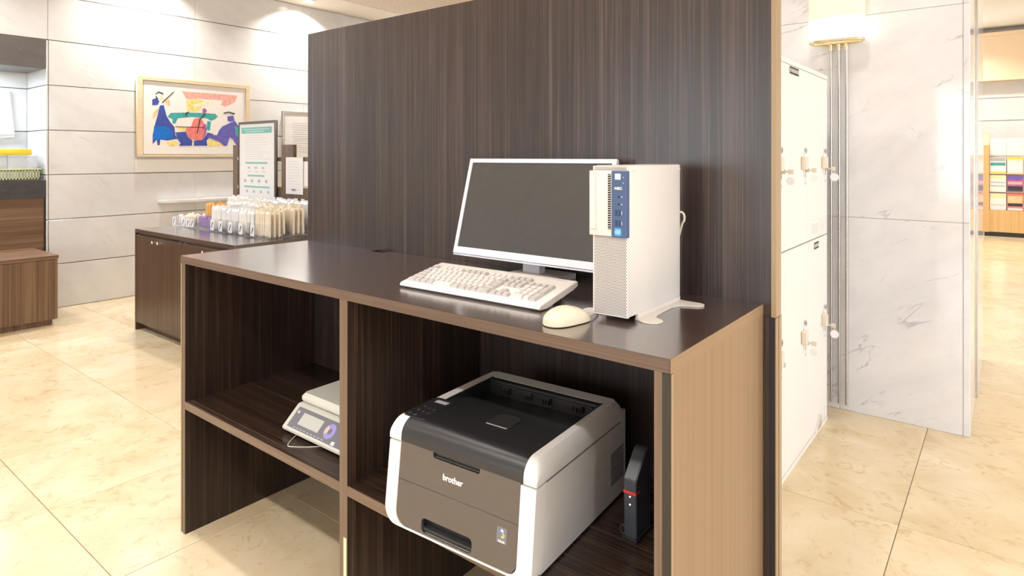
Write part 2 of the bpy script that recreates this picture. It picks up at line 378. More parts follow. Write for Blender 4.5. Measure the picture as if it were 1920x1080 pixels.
# outlines of the watercolour's flat colour areas (y, z in mm on the wall)
PAINT=[('pink',[(2976,2025),(3573,2025),(3543,1949),(3483,1916),(3433,1894),(3389,1910),(3404,1959),(3250,1958),(3157,1961),(3066,1945),(3021,1951),(2998,1995)]),('yellow',[(3021,1937),(3138,1959),(3212,1936),(3157,1830),(3102,1818),(3034,1819)]),('cream',[(3093,1891),(3212,1936),(3326,1935),(3250,1892),(3120,1870)]),('teal',[(2846,1768),(2872,1796),(3012,1808),(3157,1812),(3326,1811),(3355,1784),(3326,1754),(3278,1733),(3231,1759),(3084,1766),(2941,1746),(2915,1690),(2889,1689),(2885,1734),(2846,1750)]),('teal',[(3241,1732),(3278,1724),(3269,1629),(3231,1637)]),('yellow',[(2829,1499),(2906,1518),(2950,1492),(2924,1463),(2846,1462)]),('yellow',[(3250,1535),(3345,1527),(3404,1471),(3250,1467)]),('yellow',[(2941,1655),(3012,1658),(3021,1621),(2959,1619)]),('indigo',[(2765,1862),(2803,1873),(2829,1767),(2863,1706),(2906,1654),(2915,1573),(2941,1537),(2837,1517),(2770,1525),(2765,1471),(2745,1467),(2736,1524),(2699,1479),(2699,1567),(2720,1674),(2745,1763)]),('blue',[(2711,1656),(2820,1660),(2889,1599),(2889,1545),(2786,1525),(2703,1532)]),('indigo',[(2695,1919),(2736,1939),(2761,1906),(2745,1869),(2695,1862)]),('black',[(2724,1978),(2753,2004),(2795,1993),(2803,1971),(2791,1979),(2753,1992),(2728,1970)]),('black',[(2724,1956),(2735,1957),(2753,1927),(2740,1926)]),('peach',[(2761,1968),(2795,1970),(2799,1935),(2770,1920)]),('tan',[(2699,1778),(2745,1834),(2757,1826),(2720,1753),(2695,1734)]),('tan',[(2803,1926),(2854,1930),(2863,1877),(2837,1875),(2820,1901)]),('black',[(2786,1898),(2898,2014),(2903,2009),(2792,1892)]),('indigo',[(2915,1600),(3021,1612),(3039,1558),(3084,1522),(3079,1467),(2950,1465),(2967,1492),(2941,1528)]),('indigo',[(3102,1522),(3185,1529),(3231,1581),(3241,1610),(3307,1593),(3231,1525),(3241,1469),(3102,1467)]),('red',[(3102,1744),(3148,1760),(3185,1748),(3203,1702),(3185,1664),(3222,1628),(3222,1581),(3185,1533),(3129,1523),(3066,1540),(3030,1576),(3016,1621),(3030,1658),(3075,1669),(3084,1706)]),('purple',[(3203,1702),(3227,1694),(3231,1628),(3222,1581),(3185,1533),(3203,1590),(3208,1627),(3185,1664)]),('black',[(3129,1597),(3157,1747),(3212,1805),(3220,1798),(3168,1742),(3138,1595)]),('purple',[(3189,1851),(3212,1866),(3236,1840),(3222,1815),(3194,1814)]),('black',[(3012,1795),(3030,1814),(3057,1816),(3030,1800),(3021,1768)]),('black',[(2915,1663),(3212,1663),(3212,1657),(2915,1657)]),('violet',[(3365,1632),(3404,1681),(3473,1713),(3543,1745),(3583,1688),(3588,1473),(3563,1473),(3523,1540),(3483,1568),(3453,1471),(3423,1471),(3374,1509),(3307,1536),(3241,1563),(3250,1586),(3345,1584)]),('violet',[(3458,1789),(3523,1802),(3538,1745),(3492,1733),(3463,1741)]),('black',[(3413,1826),(3473,1843),(3543,1828),(3533,1813),(3473,1831),(3423,1817)]),('teal',[(3533,1686),(3583,1678),(3588,1571),(3553,1590)])]

# ================================================================== STRUCTURE
# ---- floor of single tiles
TX, TY, JX, JY = 0.6425, 0.635, -0.321, 0.800
fl = struct(obj('floor', B((-7.4, 5.2, -7.2, 14.3, -0.06, -0.008)), 'grout'))
def tile_bm(nx=1, ny=1):
    bm = bmesh.new(); g = 0.0012
    x0, x1, y0, y1 = g, TX-g, g, TY-g
    b = 0.0012
    lo = [bm.verts.new(p) for p in ((x0,y0,-0.012),(x1,y0,-0.012),(x1,y1,-0.012),(x0,y1,-0.012))]
    mi = [bm.verts.new(p) for p in ((x0,y0,-b),(x1,y0,-b),(x1,y1,-b),(x0,y1,-b))]
    hi = [bm.verts.new(p) for p in ((x0+b,y0+b,0),(x1-b,y0+b,0),(x1-b,y1-b,0),(x0+b,y1-b,0))]
    bm.faces.new(hi)
    for i in range(4):
        j = (i+1) % 4
        bm.faces.new((lo[i], lo[j], mi[j], mi[i])); bm.faces.new((mi[i], mi[j], hi[j], hi[i]))
    return bm
first = obj('tile', tile_bm(), 'floor', fl)
cells = []
for i in range(-11, 9):
    for j in range(-13, 22):
        x, y = JX + i*TX, JY + j*TY
        if x > 5.0 or x < -7.35 or y < -7.1 or y > 14.2: continue
        cx, cy = x+TX/2, y+TY/2
        dep = -0.6193*cx + 0.7852*cy; lat = 0.7852*cx + 0.6193*cy
        vis = dep > 0.5 and abs(lat/dep) < 0.95 and dep < 14
        cells.append((0 if vis else 1, math.hypot(cx, cy), x, y))
cells.sort()
rest = bmesh.new()
for k, (v, dd, x, y) in enumerate(cells):
    if k < 298 and v == 0:
        o = first if k == 0 else first.copy()
        if k: C.objects.link(o)
        o.parent = fl; o.location = (x, y, 0)
    else:
        t = tile_bm(); bmesh.ops.translate(t, verts=t.verts, vec=(x, y, 0))
        me = bpy.data.meshes.new('tmp'); t.to_mesh(me); t.free(); rest.from_mesh(me); bpy.data.meshes.remove(me)
if len(rest.verts):
    o = obj('tile', rest, 'floor', fl); o['kind'] = 'stuff'

# ---- left marble wall of slabs, with the service alcove
ZG = [0, 0.393, 0.793, 1.193, 1.590, 1.990, 2.390, 2.790, 3.17]
XW = -6.69
wl = struct(obj('wall_left', B((-7.32, XW-0.022, 1.852, 6.6, 0, 3.17), (-7.50, -7.262, -2.2, 1.853, 0, 3.17), (-7.261, XW-0.022, -1.5, 1.851, 2.396, 3.17), (-7.32, XW-0.022, -7.0, -1.5, 0, 3.17)), 'grout'))
def slab_x(y0, y1, z0, z1, x0=XW-0.02, x1=XW, par=None, m='marble', gz=0.004, gy=0.0008):
    return obj('panel', B((x0, x1, y0+gy, y1-gy, z0+gz, z1-gz), bev=0.0012, seg=1), m, par or wl)
for z0, z1 in zip(ZG, ZG[1:]):
    for y0, y1 in ((1.842, 3.13), (3.13, 4.42), (4.42, 5.71), (5.71, 6.6)): slab_x(y0, y1, z0, z1)
    for y0, y1 in ((-7, -5.5), (-5.5, -4.2), (-4.2, -2.85), (-2.85, -1.5)): slab_x(y0, y1, z0, z1)
    if z0 >= 2.39:
        for y0, y1 in ((-1.5, -0.74), (-0.74, 0.55), (0.55, 1.84)): slab_x(y0, y1, z0, z1)
    else:
        if z0 >= 0.79:
            for y0, y1 in ((-1.5, -0.2), (-0.2, 1.09), (1.09, 1.83)): slab_x(y0, y1, z0, z1, -7.26, -7.24)
        obj('panel', B((-7.24, XW, 1.83, 1.85, z0+0.004, z1-0.004), bev=0.0012, seg=1), 'marble', wl)
struct(obj('trim_1', B((-7.239, XW, -1.5, 1.829, 2.132, 2.392), bev=0.002, seg=1), 'grey_stone'))
struct(obj('trim_2', B((XW, XW+0.012, 2.555, 3.72, 1.202, 1.330), bev=0.003, seg=1), 'mount'))

# ---- marble pillar
pl = struct(obj('marble_pillar', B((-1.9, -0.172, 3.779, 4.40, 0, 3.6), (-1.9, -0.160, 4.42, 5.30, 0, 3.6)), 'grout'))
for z0, z1 in ((0, 1.034), (1.034, 2.10), (2.10, 3.166), (3.166, 3.6)):
    for x0, x1 in ((-1.9, -0.716), (-0.716, -0.177), (-0.177, -0.150)):
        obj('panel', B((x0+0.0008, x1-0.0008, 3.757, 3.777, z0+0.0008, z1-0.0008), bev=0.001, seg=1), 'marble_col', pl)
    obj('panel', B((-0.170, -0.150, 3.7785, 4.40, z0+0.0008, z1-0.0008), bev=0.001, seg=1), 'marble_col', pl)
    obj('panel', B((-0.158, -0.140, 4.44, 5.30, z0+0.0008, z1-0.0008), bev=0.001, seg=1), 'marble_col', pl)
obj('corner_strip', B((-0.165, -0.142, 4.402, 4.438, 0, 3.6), bev=0.003), 'steel', pl)

# ---- ceiling
ce = struct(obj('ceiling', B((-7.5, 5.1, -7.1, 6.6, 3.19, 3.25)), 'plaster'))
for y0, y1 in ((-7.0, -3.2), (-3.2, 0.4), (0.4, 6.6)):
    obj('ceiling_border_board', B((XW-0.02, -6.097, y0+0.002, y1-0.002, 3.17, 3.19)), 'ceil_plain', ce)
xs = [-6.089, -4.27, -2.45, -0.63, 1.19, 3.01, 5.0]; ys = [-7.0, -5.2, -3.4, -1.6, 0.2, 2.0, 3.8, 6.6]
for a, b in zip(xs, xs[1:]):
    for c, d in zip(ys, ys[1:]):
        obj('ceiling_board', B((a+0.002, b-0.002, c+0.002, d-0.002, 3.17, 3.19)), 'ceil', ce)
struct(obj('ceiling_passage', B((-1.2, 5.1, 6.6, 14.3, 3.62, 3.7), (-1.2, 5.1, 6.6, 6.7, 3.19, 3.62)), 'plaster'))

# ---- the other walls
wb = struct(obj('wall_back', B((-1.2, 5.1, 14.12, 14.3, 0, 3.7)), 'grout'))
for z0, z1 in zip(ZG[:-1], ZG[1:-1] + [3.62]):
    for x0, x1 in ((-1.1, -0.05), (-0.05, 1.6), (1.6, 3.3), (3.3, 5.0)):
        obj('panel', B((x0, x1, 14.10, 14.12, z0+0.006, z1-0.006)), 'marble', wb)
struct(obj('trim_3', B((-1.1, 5.0, 13.86, 14.10, 2.68, 3.52), (-1.1, 5.0, 13.83, 13.86, 3.46, 3.52)), 'warm_plaster'))
struct(obj('wall_passage', B((-1.2, -1.0, 5.3, 14.1, 0, 3.62)), 'plaster'))
struct(obj('wall_rear', B((-7.3, -1.9, 6.6, 6.8, 0, 3.19), (-1.9, -1.2, 6.6, 6.8, 0, 3.19)), 'plaster'))
struct(obj('wall_right', B((5.0, 5.2, -7.0, 14.1, 0, 0.3), (5.0, 5.2, -7.0, 14.1, 2.8, 3.62), (5.0, 5.2, -7.0, -4.6, 0.3, 2.8), (5.0, 5.2, -2.2, -0.8, 0.3, 2.8), (5.0, 5.2, 1.6, 3.0, 0.3, 2.8), (5.0, 5.2, 5.4, 14.1, 0.3, 2.8)), 'plaster'))
for k, (y0, y1) in enumerate(((-4.6, -2.2), (-0.8, 1.6), (3.0, 5.4))):  # unseen windows added to let in fill light from the right
    wn = struct(obj('window_%d' % (k+4), plate_bm([(y0, .3), (y1, .3), (y1, 2.8), (y0, 2.8)], [[(y0+.06, .36), (y1-.06, .36), (y1-.06, 2.74), (y0+.06, 2.74)]], 0.06, lambda c: Vector((5.08+c.z, c.x, c.y))), 'steel'))
    obj('pane', B((5.106, 5.112, y0+.06, y1-.06, .36, 2.74)), 'acrylic', wn)
wf = struct(obj('wall_front', B((-7.4, 5.1, -7.2, -7.0, 0, 0.5), (-7.4, 5.1, -7.2, -7.0, 2.7, 3.19), (-7.4, -5.2, -7.2, -7.0, 0.5, 2.7),
    (-3.4, -2.2, -7.2, -7.0, 0.5, 2.7), (-0.4, 0.8, -7.2, -7.0, 0.5, 2.7), (2.6, 5.1, -7.2, -7.0, 0.5, 2.7)), 'plaster'))
for k, (x0, x1) in enumerate(((-5.2, -3.4), (-2.2, -0.4), (0.8, 2.6))):
    wn = struct(obj('window_%d' % (k+1), plate_bm([(x0, .5), (x1, .5), (x1, 2.7), (x0, 2.7)], [[(x0+.06, .56), (x1-.06, .56), (x1-.06, 2.64), (x0+.06, 2.64)]], 0.06, lambda c: Vector((c.x, -7.14+c.z, c.y))), 'steel'))
    obj('pane', B((x0+.06, x1-.06, -7.112, -7.106, .56, 2.64)), 'acrylic', wn)

# ---- ceiling lamps
def lamp(name, label, group, x, y, r, first=[None]):
    bm = bmesh.new()
    t = thing(name, label, 'downlight', (x, y, 3.17), group, world=False)
    n = 20
    def ring(rr, z): return [(rr*math.cos(2*PI*k/n), rr*math.sin(2*PI*k/n), z) for k in range(n)]
    loft(bm, [ring(r+.02, 0), ring(r+.018, -.006), ring(r, -.008), ring(r-.004, 0)], cap=False)
    obj('trim_ring', bm, 'white_plastic', t, True)
    bm = bmesh.new(); cyl(bm, (0, 0, -0.003), r-.003, 0.002, n=n); obj('lens', bm, 'lens', t)
    return t
d0 = None
for x, y in LAMPS:
    z = 3.62 if y > 6.6 else 3.17
    if d0 is None: d0 = lamp('downlight', 'round recessed ceiling downlight with white trim ring and lit lens', 'ceiling downlights', x, y, 0.07)
    else: copy_tree(d0, (x, y, z))
for o in bpy.data.objects:
    if o.name.startswith('downlight_lamp') and o.location.y > 6.6: o.location.z = 3.6
d1 = None
for x, y in WASH:
    if d1 is None: d1 = lamp('wall_washer', 'small wall washer recessed in the pale ceiling border above the marble wall', 'wall washers', x, y, 0.055)
    else: copy_tree(d1, (x, y, 3.17))

t = thing('strip_light', 'slim cool white strip light under the grey stone beam of the alcove', 'light', (-6.98, .2, 2.132))
obj('housing', B((-7.04, -6.92, -1.15, 1.55, 2.120, 2.1318)), 'white_plastic', t)
obj('diffuser', B((-7.03, -6.93, -1.13, 1.53, 2.1165, 2.1198)), 'cool_lens', t)

# ================================================================== DESK
T = 0.998
dk = thing('desk', 'dark ebony-grain standing desk with two open bays under a thick top', 'desk', (-1.42, 1.32, 0))
XL, XR, YF, YB = -2.360, -0.4715, 1.0515, 1.588
bm = bmesh.new()
prism(bm, [(XL+.001, YF), (XR-.001, YF), (XR-.001, YB), (-1.838, YB), (-1.838, 1.548), (-1.906, 1.548), (-1.906, YB), (XL+.001, YB)], 2, 0.9725, T)
top = obj('desktop', bm, 'ebony_h', dk)
obj('edge_band', B((XL, XR, YF-.0012, YF, 0.9722, T-.0004)), 'edge_top', top, label='brown front edge band')
obj('edge_band', B((XR-.001, XR+.0002, YF-.0012, YB, 0.9722, T-.0004)), 'edge_y', top, label='light brown right edge band')
obj('edge_band', B((XL-.0002, XL+.001, YF-.0012, YB, 0.9722, T-.0004)), 'edge_y', top)
obj('cable_slot_shade', B((-1.9055, -1.8385, 1.549, 1.587, 0.974, 0.980)), 'dark', top)  # dark sheet painted in for the shade inside the slot
# left side panel: outer skin, dark channel, inner skin
lp = obj('side_panel', B((-2.341, -2.324, YF+.001, YB, 0, 0.972), (-2.357, -2.350, YF+.008, YB, 0, 0.972)), 'ebony_desk', dk)
obj('edge_band', B((-2.341, -2.324, YF-.0004, YF+.001, 0, 0.972)), 'edge_v', lp)
obj('corner_trim', B((-2.358, -2.3505, YF, YF+.008, 0, 0.971), (-2.350, -2.341, YF+.006, YF+.02, 0, 0.971, 1)), ['trim_tan', 'channel'], lp)
# right side panel
rp = obj('side_panel', B((-0.503, -0.480, YF+.001, YB, 0, 0.972)), 'ebony_desk', dk)
obj('outer_skin', B((-0.480, -0.4722, YF+.011, YB, 0, 0.972)), 'end_sheen', rp, label='wood-grain outer face with light brown sheen painted in')
obj('edge_band', B((-0.503, -0.4875, YF-.0004, YF+.001, 0, 0.972)), 'edge_v', rp)
obj('corner_trim', B((-0.4873, -0.4712, YF-.0004, YF+.002, 0, 0.971), (-0.4735, -0.4708, YF+.0021, YF+.0115, 0, 0.971, 1)), ['channel', 'trim_tan'], rp, label='dark metal corner trim')  # tan side flange: light on the dark metal put into its colour
dv = obj('divider', B((-1.423, -1.390, YF+.001, YB, 0, 0.972)), 'ebony_desk', dk)
obj('edge_band', B((-1.423, -1.390, YF-.0004, YF+.001, 0, 0.972)), 'edge_v', dv)
obj('edge_chip', B((-1.4045, -1.3925, YF-.0016, YF-.0005, 0.20, 0.335)), 'frame_wood', dv, label='pale bare strip low on the divider edge')
for x0, x1 in ((-2.3235, -1.4235), (-1.3895, -0.5035)):
    sh = obj('shelf', B((x0, x1, YF+.001, YB, 0.4500, 0.477)), 'ebony_y', dk)
    obj('edge_band', B((x0, x1, YF-.0004, YF+.001, 0.4500, 0.477)), 'edge_h', sh)

# ---- partition behind the desk
pt = thing('partition', 'tall dark ebony-grain partition panel standing behind the desk', 'partition', (-1.40, 1.61, 0))
up = obj('upper_panel', B((-2.372, -0.4535, 1.5895, 1.633, 0.9675, 1.884)), 'ebony_daylit', pt)
obj('edge_band', B((-0.4535, -0.4425, 1.5895, 1.633, 0.9675, 1.884)), 'trim_tan', up, label='tan end band')
obj('edge_band', B((-2.3735, -2.372, 1.5895, 1.633, 0.9675, 1.884)), 'edge_v', up)
lo = obj('lower_panel', B((-2.372, -0.4585, 1.590, 1.632, 0, 0.9665)), 'ebony_daylit', pt)
obj('corner_trim', B((-0.4583, -0.4440, 1.5880, 1.598, 0, 0.9665), (-0.4440, -0.4415, 1.5882, 1.606, 0, 0.9665, 1), (-0.4440, -0.4415, 1.613, 1.634, 0, 0.9665, 1), (-0.4583, -0.4460, 1.598, 1.633, 0, 0.9660)), ['channel_blue', 'trim_tan'], lo, label='dark metal end channel with two tan flanges')

# ================================================================== TOWER PC
tw = thing('desktop_tower', 'slim cream desktop computer tower standing at the right end of the desk', 'computer', (-0.685, 1.35, T))
x0, x1, z0, z1 = -0.728, -0.642, T+.012, 1.338
cs = obj('case', B((x0, x1, 1.222, 1.490, z0, z1), bev=0.0035, seg=2), 'tower_cream', tw, True)
bm = bmesh.new()
for y in (1.236, 1.470): box(bm, x1-.001, x1+.0015, y, y+.016, z1-.014, z1-.010, bev=.0008, seg=1)
obj('cover_tab', bm, 'tower_cream', cs)
def grille(xa, xb, za, zb, nx, ya=1.2145, yb=1.2153):
    bm = bmesh.new(); s = (xb-xa)/nx; nz = int(round((zb-za)/(s*0.87))); h = (zb-za)/nz; r = s*0.36; K = 8
    for j in range(nz):
        off = s/2 if j % 2 else 0
        n = nx-1 if j % 2 else nx
        zc = za + (j+.5)*h
        if j % 2:
            for a, b in ((xa, xa+off), (xb-off, xb)): bm.faces.new([bm.verts.new(p) for p in ((a, ya, zc-h/2), (b, ya, zc-h/2), (b, ya, zc+h/2), (a, ya, zc+h/2))])
        for i in range(n):
            xc = xa + off + (i+.5)*s
            O, I, D = [], [], []
            for k in range(K):
                t = 2*PI*(k+.5)/K; ct, st = math.cos(t), math.sin(t); q = max(abs(ct), abs(st))
                O.append(bm.verts.new((xc + ct/q*s/2, ya, zc + st/q*h/2)))
                I.append(bm.verts.new((xc + ct*r, ya, zc + st*r))); D.append(bm.verts.new((xc + ct*r, yb, zc + st*r)))
            cn = [bm.verts.new((xc+sx*s/2, ya, zc+sz*h/2)) for sx, sz in ((1, 1), (-1, 1), (-1, -1), (1, -1))]
            for k in range(K):
                k2 = (k+1) % K
                bm.faces.new((O[k], O[k2], I[k2], I[k])); bm.faces.new((I[k], I[k2], D[k2], D[k]))
                if k % 2 == 0: bm.faces.new((O[k], cn[k//2], O[k2]))
    # rim round the plate
    for a, b, c, d in ((xa-.002, xa, za-.002, zb), (xb, xb+.002, za-.002, zb), (xa, xb, za-.002, za)): box(bm, a, b, ya, 1.222, c, d)
    bmesh.ops.recalc_face_normals(bm, faces=bm.faces)
    return bm
bz = obj('front_bezel', B((x0-.0062, -0.678, 1.208, 1.2215, 1.184, 1.3265), bev=0.002, seg=2), 'tower_front', tw, True)
g1 = obj('grille', grille(x0+.002, x1-.002, z0+.002, 1.1835, 21), 'tower_front', tw, label='perforated lower front grille')
obj('grille_backing', B((x0+.002, x1-.002, 1.2156, 1.2215, z0+.002, z1-.003)), 'dark', g1)
g2 = obj('grille', grille(x0+.002, x1-.002, 1.3268, z1-.001, 21), 'tower_front', tw)
bm = bmesh.new()
for a, b, c, d in ((-.7315, -.7165, 1.197, 1.1977), (-.7315, -.7165, 1.3223, 1.323), (-.7172, -.7165, 1.197, 1.323)): box(bm, a, b, 1.2076, 1.209, c, d)
obj('drive_outline', bm, 'key_grey', bz)
obj('drive_door', B((-.7310, -.7175, 1.2068, 1.209, 1.198, 1.322), bev=.0005, seg=1), 'tower_front', bz)
bm = B((-.6868, -.6795, 1.2074, 1.209, 1.199, 1.3195)); vt = obj('side_vent', bm, 'dark', bz)
bm = bmesh.new()
for k in range(24):
    z = 1.2005 + k*0.005
    prism(bm, [(-.6868, z+.0012), (-.6795, z+.0026), (-.6795, z+.0012), (-.6868, z-.0002)], 1, 1.2066, 1.2074)
obj('vent_slats', bm, 'tower_front', vt)
bp = obj('control_panel', B((-.6776, x1+.0006, 1.2074, 1.2215, 1.1825, 1.3265), bev=.001, seg=1), 'blue', tw)
obj('power_button', B((-.6690, -.6552, 1.2058, 1.2078, 1.3075, 1.3205), bev=.0008, seg=1), 'ink_white', bp)
obj('logo', text_bm('NEC', 0.0085, lambda c: Vector((-.6608+c.x*1.1, 1.2072-c.z, 1.2885+c.y*.9)), bold=0.0003), 'ink_white', bp)
for k, z in enumerate((1.2705, 1.2545)):
    bm = bmesh.new(); cyl(bm, (-.6600, 1.2068, z), 0.0021, 0.001, ax=1, n=12); obj('audio_jack', bm, 'dark', bp)
    obj('jack_symbol', B((-.6535, -.6510, 1.2071, 1.2076, z-.0012, z+.0012)), 'ink_pale', bp)
for z in (1.236, 1.2135):
    for xx in (-.6665, -.6585): 
        u = obj('usb_port', B((xx-.0032, xx+.0028, 1.2068, 1.2080, z-.0065, z+.0065)), 'blue_dark', bp)
        obj('port_tongue', B((xx-.0020, xx-.0004, 1.2064, 1.2070, z-.0055, z+.0055)), 'blue', u)
    obj('port_symbol', B((-.6535, -.6522, 1.2071, 1.2076, z-.004, z+.004)), 'ink_pale', bp)
for z in (1.3125, 1.3005):
    obj('indicator', B((-.6500, -.6482, 1.2071, 1.2076, z-.0012, z+.0012)), 'ink_pale', bp)
bd = obj('badge', B((-.6700, -.6535, 1.2066, 1.2078, 1.1865, 1.2035)), 'badge', bp)
bm = plate_bm([(math.cos(t*PI/10)*.0066, math.sin(t*PI/10)*.005) for t in range(20)], [[(math.cos(t*PI/10)*.0052, math.sin(t*PI/10)*.0036) for t in range(20)]], 0.0003, lambda c: Vector((-.6618+c.x, 1.2064-c.z, 1.195+c.y)))
box(bm, -.6645, -.6590, 1.2062, 1.2066, 1.1935, 1.1965)
obj('badge_print', bm, 'badge_light', bd)
def foot(mx):
    P = [(-.648, 1.258), (-.622, 1.244), (-.606, 1.243), (-.592, 1.250), (-.587, 1.264), (-.590, 1.278), (-.600, 1.286), (-.614, 1.293), (-.622, 1.315), (-.628, 1.405), (-.620, 1.436), (-.600, 1.447), (-.583, 1.453), (-.574, 1.466), (-.577, 1.480), (-.590, 1.487), (-.625, 1.489), (-.648, 1.492)]
    if mx: P = [(-1.370-x, y) for x, y in P]
    bm = bmesh.new(); prism(bm, P, 2, T+.0005, T+.0035)
    xx = -.648 if not mx else -.728
    box(bm, xx, xx+.006, 1.262, 1.488, T+.0035, T+.013)
    return bm
for mx in (0, 1): obj('foot_plate', foot(mx), 'tower_cream', tw)
bm = bmesh.new(); tube(bm, spline([(-.650, 1.490, 1.218), (-.643, 1.497, 1.219), (-.6385, 1.503, 1.212), (-.639, 1.505, 1.198), (-.648, 1.508, 1.18), (-.67, 1.52, 1.10), (-.69, 1.56, T+.004)]), .0028)
obj('rear_cable', bm, 'cord_light', tw, True)

# ================================================================== MONITOR
mo = thing('monitor', 'white-framed flat computer monitor with dark screen tilted back beside the tower', 'monitor', (-1.09, 1.49, T))
ang = math.radians(15.6); MH = 0.307
def mf(c): # c.x across, c.y up the panel, c.z back
    return Vector((c.x, 1.450 + c.y*math.sin(ang) + c.z*math.cos(ang), 1.0545 + c.y*math.cos(ang) - c.z*math.sin(ang)))
mx0, mx1 = -1.381, -0.843
obj('frame', plate_bm([(mx0, 0), (mx1, 0), (mx1, MH), (mx0, MH)], [[(mx0+.0125, .021), (mx1-.0125, .021), (mx1-.0125, MH-.0125), (mx0+.0125, MH-.0125)]], 0.012, mf, bev=.0008), 'cool_white', mo)
bm = B((mx0+.012, mx1-.012, .0205, MH-.012, 0.0025, 0.006))
for v in bm.verts: v.co = mf(v.co)
obj('screen', bm, 'screen', mo)
bm = B((mx0+.001, mx1-.001, -.0055, -.0012, 0.002, 0.012))
for v in bm.verts: v.co = mf(v.co)
obj('lower_lip', bm, 'cool_white', mo)
bm = bmesh.new()
loft(bm, [[(mx0+a, a, d), (mx1-a, a, d), (mx1-a, MH-a, d), (mx0+a, MH-a, d)] for a, d in ((.002, .0125), (.004, .022), (.05, .034))])
for v in bm.verts: v.co = mf(v.co)
obj('rear_shell', bm, 'cool_white', mo)
obj('neck', B((-1.135, -1.074, 1.490, 1.520, T+.017, 1.13), bev=.002), 'cool_white', mo)
obj('base', B((-1.168, -1.000, 1.405, 1.572, T+.0005, T+.0172), bev=.0015), 'key_grey', mo, label='grey stand base')

# ================================================================== KEYBOARD (local frame, origin front left corner)
kb = thing('keyboard', 'cream full-size computer keyboard with raised keys in front of the monitor', 'keyboard', (-1.3185, 1.172, T), world=False, rz=math.radians(1.2))
W = 0.468
bm = bmesh.new()
prism(bm, [(0.004, .003), (0.0, .006), (0.0, .0095), (.003, .0135), (.010, .0155), (.166, .0455), (.170, .0435), (.170, .033), (.150, .026), (.03, .002)], 0, 0, W)
bmesh.ops.bevel(bm, geom=[e for e in bm.edges if abs(e.verts[0].co.x-e.verts[1].co.x) < 1e-6], offset=.0015, segments=1, affect='EDGES')
kc = obj('case', bm, 'case_white', kb, True)
bm = bmesh.new()
for x in (0.03, W-.055): prism(bm, [(.135, .024), (.160, .030), (.158, .004), (.152, .0008), (.148, .004)], 0, x, x+.022)
prism(bm, [(.008, .003), (.02, .003), (.018, .0008), (.010, .0008)], 0, 0.03, W-.03)
obj('foot', bm, 'key_grey', kb)
SL = math.atan2(.030, .156)
KM = {}
def key_mesh(wu, hu, mat):
    k = (round(wu, 2), round(hu, 2), mat)
    if k in KM: return KM[k]
    bm = bmesh.new(); a, b = wu*.019-.0013, hu*.019-.0013
    loft(bm, [[(0, 0, -.001), (a, 0, -.001), (a, b, -.001), (0, b, -.001)], [(.0004, .0004, .002), (a-.0004, .0004, .002), (a-.0004, b-.0004, .002), (.0004, b-.0004, .002)], [(.0022, .0012, .0074), (a-.0022, .0012, .0074), (a-.0022, b-.0036, .0080), (.0022, b-.0036, .0080)]])
    me = bpy.data.meshes.new('key'); bm.to_mesh(me); bm.free(); me.materials.append(M[mat]); KM[k] = me
    return me
def key(u, r, wu=1.0, hu=1.0, grey=False, gap=0.0):
    o = bpy.data.objects.new('key', key_mesh(wu, hu, 'key_grey' if grey else 'key_light')); C.objects.link(o); o.parent = kb
    b = .016 + .019*r + (.005 if r >= 5 else 0)
    o.location = (.013 + u*.019 + gap, .010 + b*math.cos(SL) - .008, .0155 + (b-.008)*math.sin(SL)); o.rotation_euler = (SL, 0, 0)
ROWS = [  # (width, grey)
 [(1.5, 1), (1, 1), (1.25, 1), (1.25, 1), (3.5, 0), (1.25, 1), (1.25, 1), (1, 1), (1, 1), (2.0, 1)],
 [(2.25, 1)] + [(1, 0)]*11 + [(1.75, 1)],
 [(1.75, 1)] + [(1, 0)]*12 + [(1.25, 1)],
 [(1.5, 1)] + [(1, 0)]*12 + [(1.5, 1)],
 [(1, 1)] + [(1, 0)]*13 + [(1, 1)]]
for r, row in enumerate(ROWS):
    u = 0
    for wu, g in row:
        key(u, r, wu, 1, bool(g)); u += wu
for u in [0] + [2+i for i in range(4)] + [6.5+i for i in range(4)] + [11+i for i in range(4)]: key(u, 5, 1, 1, u in (0,) or 6 < u < 11)
for g, us in ((.006, (15, 16, 17)),):
    for u in us:
        key(u, 5, 1, 1, True, g); key(u, 4, 1, 1, True, g); key(u, 3, 1, 1, True, g); key(u, 0, 1, 1, True, g)
key(16, 1, 1, 1, True, .006)
for u in (18, 19, 20, 21): key(u, 4, 1, 1, u != 30, .012)
for r in (3, 2, 1):
    for u in (18, 19, 20): key(u, r, 1, 1, False, .012)
key(21, 2, 1, 2, True, .012); key(18, 0, 2, 1, False, .012); key(20, 0, 1, 1, False, .012); key(21, 0, 1, 2, True, .012)
obj('indicator_label', B((.372, .445, .1555, .1565, .0442, .0446)), 'key_grey', kb)

# ================================================================== MOUSE (local, long axis y)
ms = thing('mouse', 'cream two-button computer mouse lying on the desk in front of the tower', 'mouse', (-0.752, 1.146, T), world=False, rz=math.radians(-15))
def mouse_pt(s, t, k=0.0):  # s: 0..1 rear to front, t: -1..1 across
    y = -.059 + .118*s
    wd = .031*(1-abs(2*s-1)**3.2)**.42*(1.0-.08*s) + .0008
    hh = (.037*math.sin(PI*min(1, (s*.86+.10)))**.75)*(1-.12*s)
    a = t*PI/2
    x = wd*math.copysign(abs(math.sin(a))**.75, a); z = .002 + hh*max(0, math.cos(a))**.62
    return (x*(1+k*6), y, z + k)
def patch(s0, s1, t0, t1, n, m, k=0.0):
    bm = bmesh.new()
    g = [[bm.verts.new(mouse_pt(s0+(s1-s0)*i/n, t0+(t1-t0)*j/m, k)) for j in range(m+1)] for i in range(n+1)]
    for i in range(n):
        for j in range(m): bm.faces.new((g[i][j], g[i][j+1], g[i+1][j+1], g[i+1][j]))
    return bm, g
